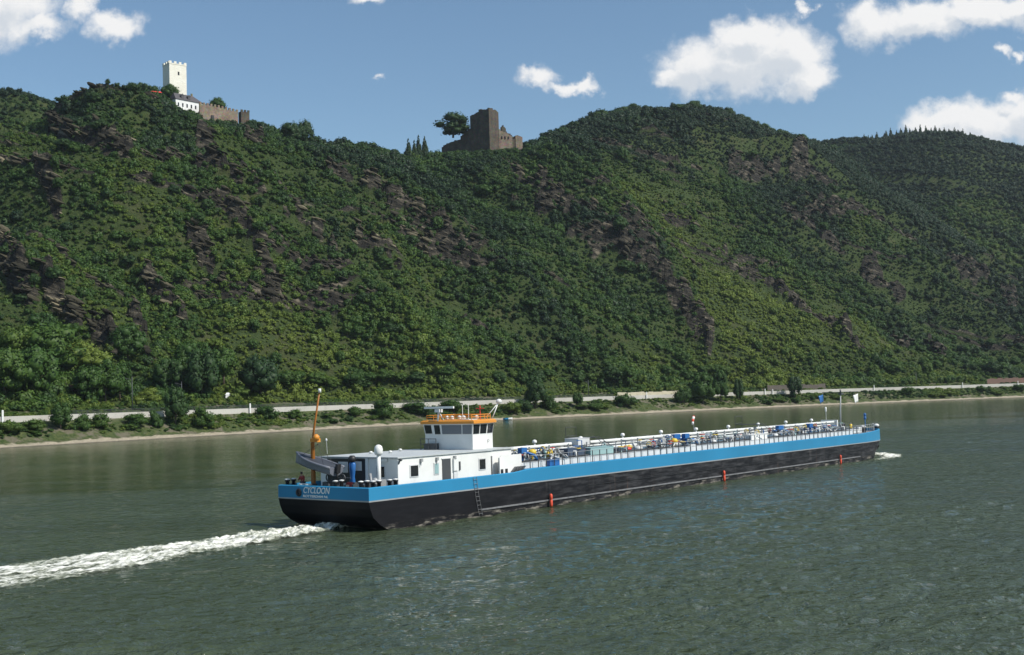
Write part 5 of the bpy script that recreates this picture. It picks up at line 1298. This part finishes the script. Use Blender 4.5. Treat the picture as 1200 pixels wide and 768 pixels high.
# anchor in its pocket and the white topped fender heads at the stem
a = MB(); a.tube([(108.2, -3.1, 2.4), (108.7, -3.4, 1.2)], .12, 6); a.tube([(108.2, -3.9, 1.7), (108.7, -3.4, 1.15), (109.2, -2.7, 1.7)], .12, 6); a.build('anchor', MAT['black'], ship)
bx, by = 109.4, -2.6
for z, k in ((ZM + .55, 1.), (2.9, .9)):
    a = MB(); a.lathe([(.3 * k, -.35), (.42 * k, -.1), (.42 * k, .1)], (bx + .45, by - .35, z), 12); f_ = a.build('bow_fender', MAT['black'], ship)
    a = MB(); a.lathe([(.43 * k, .1), (.40 * k, .3), (.2, .45), (0, .48)], (bx + .45, by - .35, z), 12); a.build('fender_cap', MAT['white'], f_)

# ---- things hanging on or carried by the barge: each its own thing
def fender(x, label):
    e_ = empty('orange_fender', label, 'fender', 'orange fenders along the waterline', shipw(x, -5.98, .1), RZ)
    a = MB(); a.lathe([(.05, -.12), (.13, -.05), (.15, .1), (.15, .5), (.11, .56), (.11, .62), (.15, .68), (.15, 1.05), (.05, 1.16)], (0, 0, 0), 12); a.build('float', MAT['redorange'], e_)
    a = MB(); a.tube([(0, 0, 1.1), (0, .25, 2.3)], .02, 4); a.build('rope', MAT['black'], e_)
fender(23.9, 'orange fender at the waterline nearest the stern, near the hanging ladder'); fender(57.4, 'orange fender at the waterline below the middle of the barge'); fender(89.8, 'orange fender at the waterline nearest the bow')
dg = empty('rubber_dinghy', 'dark grey dinghy hoisted bow-up over the stern of the barge', 'dinghy', loc=shipw(1.6, 2.6, 4.9), rz=RZ + PI / 2)
R_ = Matrix.Rotation(-math.radians(11), 4, 'Y')
def boatify(mb):
    mb.v = [tuple((R_ @ Vector(p))[:]) for p in mb.v]; return mb
a = MB(); a.loft(boat_rings(5.3, 1.9, .75)); boatify(a).build('hull', MAT['boatgrey'], dg)
a = MB(); a.loft([[(p[0] * .93, p[1] * .78, p[2] + .03) for p in (r[0], r[5])] + [(r[5][0] * .93, r[5][1] * .7, r[5][2] - .25), (r[0][0] * .93, r[0][1] * .7, r[0][2] - .25)] for r in boat_rings(5.3, 1.9, .75)]); boatify(a).build('inside', MAT['boatdark'], dg)
rgs = boat_rings(5.3, 1.9, .75)
for i_, nm in ((0, 'rim_tube'), (5, 'rim_tube')):
    a = MB(); a.tube([r[i_] for r in rgs], .13, 8, .09); boatify(a).build(nm, MAT['boatgrey'], dg)
a = MB(); a.box(-.9, -.6, -.75, .75, .55, .66); a.box(.5, .8, -.7, .7, .6, .7); boatify(a).build('bench', MAT['steel'], dg)
a = MB(); a.box(-2.95, -2.66, -.2, .2, .3, 1.1); a.tube([(-2.85, 0, .3), (-2.85, 0, -.3)], .08, 6); boatify(a).build('outboard_motor', MAT['black'], dg)
a = MB()
for x in (-1.6, 1.6): a.tube([(x, -.6, .8), (0, 0, 2.3)], .02, 4); a.tube([(x, .6, .8), (0, 0, 2.3)], .02, 4)
boatify(a).build('sling', MAT['black'], dg)

# ---- person in red at the stern rail
def figure(name, label, loc, rz, joints, edges, radii, mat):
    root = empty(name, label, 'person', loc=loc, rz=rz)
    def skin(nm, js, es, rad, mt, par):
        keys = list(js); me = bpy.data.meshes.new(nm); me.from_pydata([js[k] for k in keys], [(keys.index(a_), keys.index(b_)) for a_, b_ in es], []); me.materials.append(mt)
        o_ = bpy.data.objects.new(nm, me); COL.objects.link(o_); o_.parent = par
        md = o_.modifiers.new('skin', 'SKIN'); sv = me.skin_vertices[0].data
        for i_, k in enumerate(keys): sv[i_].radius = (rad[k], rad[k] * .85); sv[i_].use_root = (i_ == 0)
        sd = o_.modifiers.new('sub', 'SUBSURF'); sd.levels = 1; sd.render_levels = 2
        for p_ in me.polygons: p_.use_smooth = True
        return o_
    return root, skin
J = {'pelvis': (0, 0, .95), 'waist': (.03, 0, 1.12), 'chest': (.08, 0, 1.32), 'neck': (.13, 0, 1.50), 'head': (.16, 0, 1.62), 'crown': (.17, 0, 1.75),
     'sl': (.09, .19, 1.43), 'el': (.14, .34, 1.18), 'hl': (.36, .28, 1.06), 'sr': (.09, -.19, 1.43), 'er': (.14, -.34, 1.18), 'hr': (.36, -.28, 1.06),
     'tl': (0, .11, .88), 'kl': (.03, .12, .48), 'al': (0, .13, .07), 'fl': (.14, .14, .035), 'tr': (0, -.11, .88), 'kr': (.02, -.13, .48), 'ar': (-.02, -.15, .07), 'fr': (.12, -.16, .035)}
RD = {'pelvis': .15, 'waist': .14, 'chest': .17, 'neck': .06, 'head': .095, 'crown': .07, 'sl': .075, 'el': .05, 'hl': .04, 'sr': .075, 'er': .05, 'hr': .04, 'tl': .09, 'kl': .062, 'al': .045, 'fl': .04, 'tr': .09, 'kr': .062, 'ar': .045, 'fr': .04}
ED = [('pelvis', 'waist'), ('waist', 'chest'), ('chest', 'neck'), ('neck', 'head'), ('head', 'crown'), ('chest', 'sl'), ('sl', 'el'), ('el', 'hl'), ('chest', 'sr'), ('sr', 'er'), ('er', 'hr'), ('pelvis', 'tl'), ('tl', 'kl'), ('kl', 'al'), ('al', 'fl'), ('pelvis', 'tr'), ('tr', 'kr'), ('kr', 'ar'), ('ar', 'fr')]
root, skin = figure('person', 'person in a red jacket standing at the stern rail of the barge', shipw(1.15, 3.75, 2.925), RZ + PI, J, ED, RD, None)
skin('body', J, ED, RD, MAT['skin'], root)
jk = ['pelvis', 'waist', 'chest', 'sl', 'el', 'wl', 'sr', 'er', 'wr']; J2 = dict(J); J2['wl'] = (.28, .30, 1.10); J2['wr'] = (.28, -.30, 1.10)
skin('jacket', {k: J2[k] for k in jk}, [('pelvis', 'waist'), ('waist', 'chest'), ('chest', 'sl'), ('sl', 'el'), ('el', 'wl'), ('chest', 'sr'), ('sr', 'er'), ('er', 'wr')], {**{k: RD.get(k, .05) * 1.22 + .015 for k in jk}}, MAT['jacket'], root)
tk = ['pelvis', 'tl', 'kl', 'al', 'tr', 'kr', 'ar']; skin('trousers', {k: J[k] for k in tk}, [('pelvis', 'tl'), ('tl', 'kl'), ('kl', 'al'), ('pelvis', 'tr'), ('tr', 'kr'), ('kr', 'ar')], {k: RD[k] * 1.15 + .012 for k in tk}, MAT['trousers'], root)
a = MB(); a.lathe([(.105, -.02), (.118, .05), (.10, .12), (.05, .16), (0, .165)], (.145, 0, 1.66), 12); a.build('hair', MAT['hair'], root)
a = MB()
for y in (-.035, .035): a.lathe([(0, -.012), (.014, 0), (0, .012)], (.262, y, 1.66), 6)
a.build('eyes', MAT['black'], root)

# ------------------------------------------------------------------ foam: stern wash and bow wave
m, N, b, o = new_mat('river_foam')
geo = N.n('ShaderNodeNewGeometry'); pos = geo.outputs['Position']
cov = N.n('ShaderNodeAttribute', attribute_name='cover').outputs['Fac']
rv = N.n('ShaderNodeVectorRotate', rotation_type='Z_AXIS'); N.put(rv.inputs[0], pos); rv.inputs['Angle'].default_value = -RZ
f1 = N.noise(N.vmath('MULTIPLY', rv.outputs[0], (.38, 1.25, 1)), .9, 6, .7, .6); f2 = N.noise(pos, 3.2, 4, .65)
v = N.math('ADD', N.math('ADD', cov, N.math('MULTIPLY', N.math('SUBTRACT', f1, .5), 2.1)), N.math('MULTIPLY', N.math('SUBTRACT', f2, .5), .7))
c = N.mix(N.sstep(v, .6, 1.05), (.42, .45, .33), (.82, .81, .73))
N.put(b.inputs['Base Color'], c); b.inputs['Roughness'].default_value = .7
b.inputs['Subsurface Weight'].default_value = 0
tb = N.n('ShaderNodeBsdfTransparent'); mx = N.n('ShaderNodeMixShader'); N.put(mx.inputs[0], N.sstep(v, .38, 1.12)); N.put(mx.inputs[1], tb.outputs[0]); N.put(mx.inputs[2], b.outputs[0]); N.put(o.inputs[0], mx.outputs[0])
MAT['foam'] = m
def foam_sheet(name, label, path, n_along, n_across, hgt, fade, group=None):
    """path: list of (x, y, half width, crest height) in barge coordinates"""
    path = np.array(path, float); t = np.linspace(0, len(path) - 1, n_along); ii = np.arange(len(path))
    px_, py_, hw, hc = [np.interp(t, ii, path[:, k]) for k in range(4)]
    tx = np.gradient(px_); ty = np.gradient(py_); L = np.hypot(tx, ty); nx, ny = -ty / L, tx / L
    u = np.linspace(-1.12, 1.12, n_across)
    X = px_[:, None] + nx[:, None] * hw[:, None] * u; Y = py_[:, None] + ny[:, None] * hw[:, None] * u
    wx = ORG.x + FWV.x * X - STV.x * Y; wy = ORG.y + FWV.y * X - STV.y * Y
    e = 1 - np.clip(np.abs(u), 0, 1.12) / 1.12
    nz = fbm(wx * .55, wy * .55, 4); n2 = fbm(wx * 2.2 + 30, wy * 2.2, 4)
    en = np.clip((t / (len(path) - 1)), 0, 1)[:, None]
    Z = .02 + hc[:, None] * sm(e, 0, .5)[None, :] * .7 * np.clip(.55 + 1.5 * nz + 1.3 * n2, .0, 2.2)
    cover = sm(e, 0, .55)[None, :] * .94 * (1 - fade * sm(en, .55, 1.0)) * sm(en, -.01, .03) - .05
    nr, nc = X.shape; V = np.stack([wx, wy, Z], -1).reshape(-1, 3)
    i = np.arange((nr - 1) * (nc - 1)); r = i // (nc - 1); c_ = i % (nc - 1); b_ = r * nc + c_
    F = np.stack([b_, b_ + nc, b_ + nc + 1, b_ + 1], 1)
    me = np_mesh(name, V, F, MAT['foam'], True, {'cover': cover.ravel()})
    o_ = bpy.data.objects.new(name, me); COL.objects.link(o_); o_['kind'] = 'stuff'; o_['label'] = label; o_['category'] = 'foam'
foam_sheet('stern_wash', 'churned white wash trailing behind the stern of the barge', [(5.5, .3, 1.6, .35), (2, .3, 2.4, .75), (-3, .3, 3.0, .75), (-8, .2, 3.7, .55), (-15, -.3, 4.7, .42), (-24, -1.1, 6.0, .32), (-34, -1.9, 7.0, .24), (-48, -2.8, 8.0, .18), (-70, -4, 9, .12)], 620, 110, 1, .5)
foam_sheet('bow_wave', 'white bow wave curling off the starboard bow', [(113.0, .8, 1.0, .3), (112.2, -2.2, 1.8, .5), (110.2, -5.0, 2.0, .42), (106, -6.9, 1.6, .25), (99, -7.4, 1.2, .13), (88, -7.6, .9, .05)], 150, 34, 1, .9)
foam_sheet('bow_wave', 'white bow wave spreading beyond the port bow', [(113.0, -.5, 1.0, .3), (112.5, 2.6, 1.8, .5), (111, 5.6, 2.2, .4), (107, 8.4, 1.8, .22), (100, 10, 1.2, .1)], 130, 34, 1, .8)

# ------------------------------------------------------------------ the air between here and the hills
hz = MB(); hz.box(-2600, 2600, -400, 2600, -6, 450)
m = bpy.data.materials.new('haze_air'); m.use_nodes = True; m.node_tree.nodes.clear(); N = NT(m.node_tree)
o = N.n('ShaderNodeOutputMaterial'); pv = N.n('ShaderNodeVolumePrincipled'); pv.inputs['Color'].default_value = (.80, .88, 1.0, 1); pv.inputs['Density'].default_value = .00004; pv.inputs['Anisotropy'].default_value = .2
N.t.links.new(pv.outputs[0], o.inputs['Volume'])
hz = hz.build('haze', m); hz['kind'] = 'stuff'
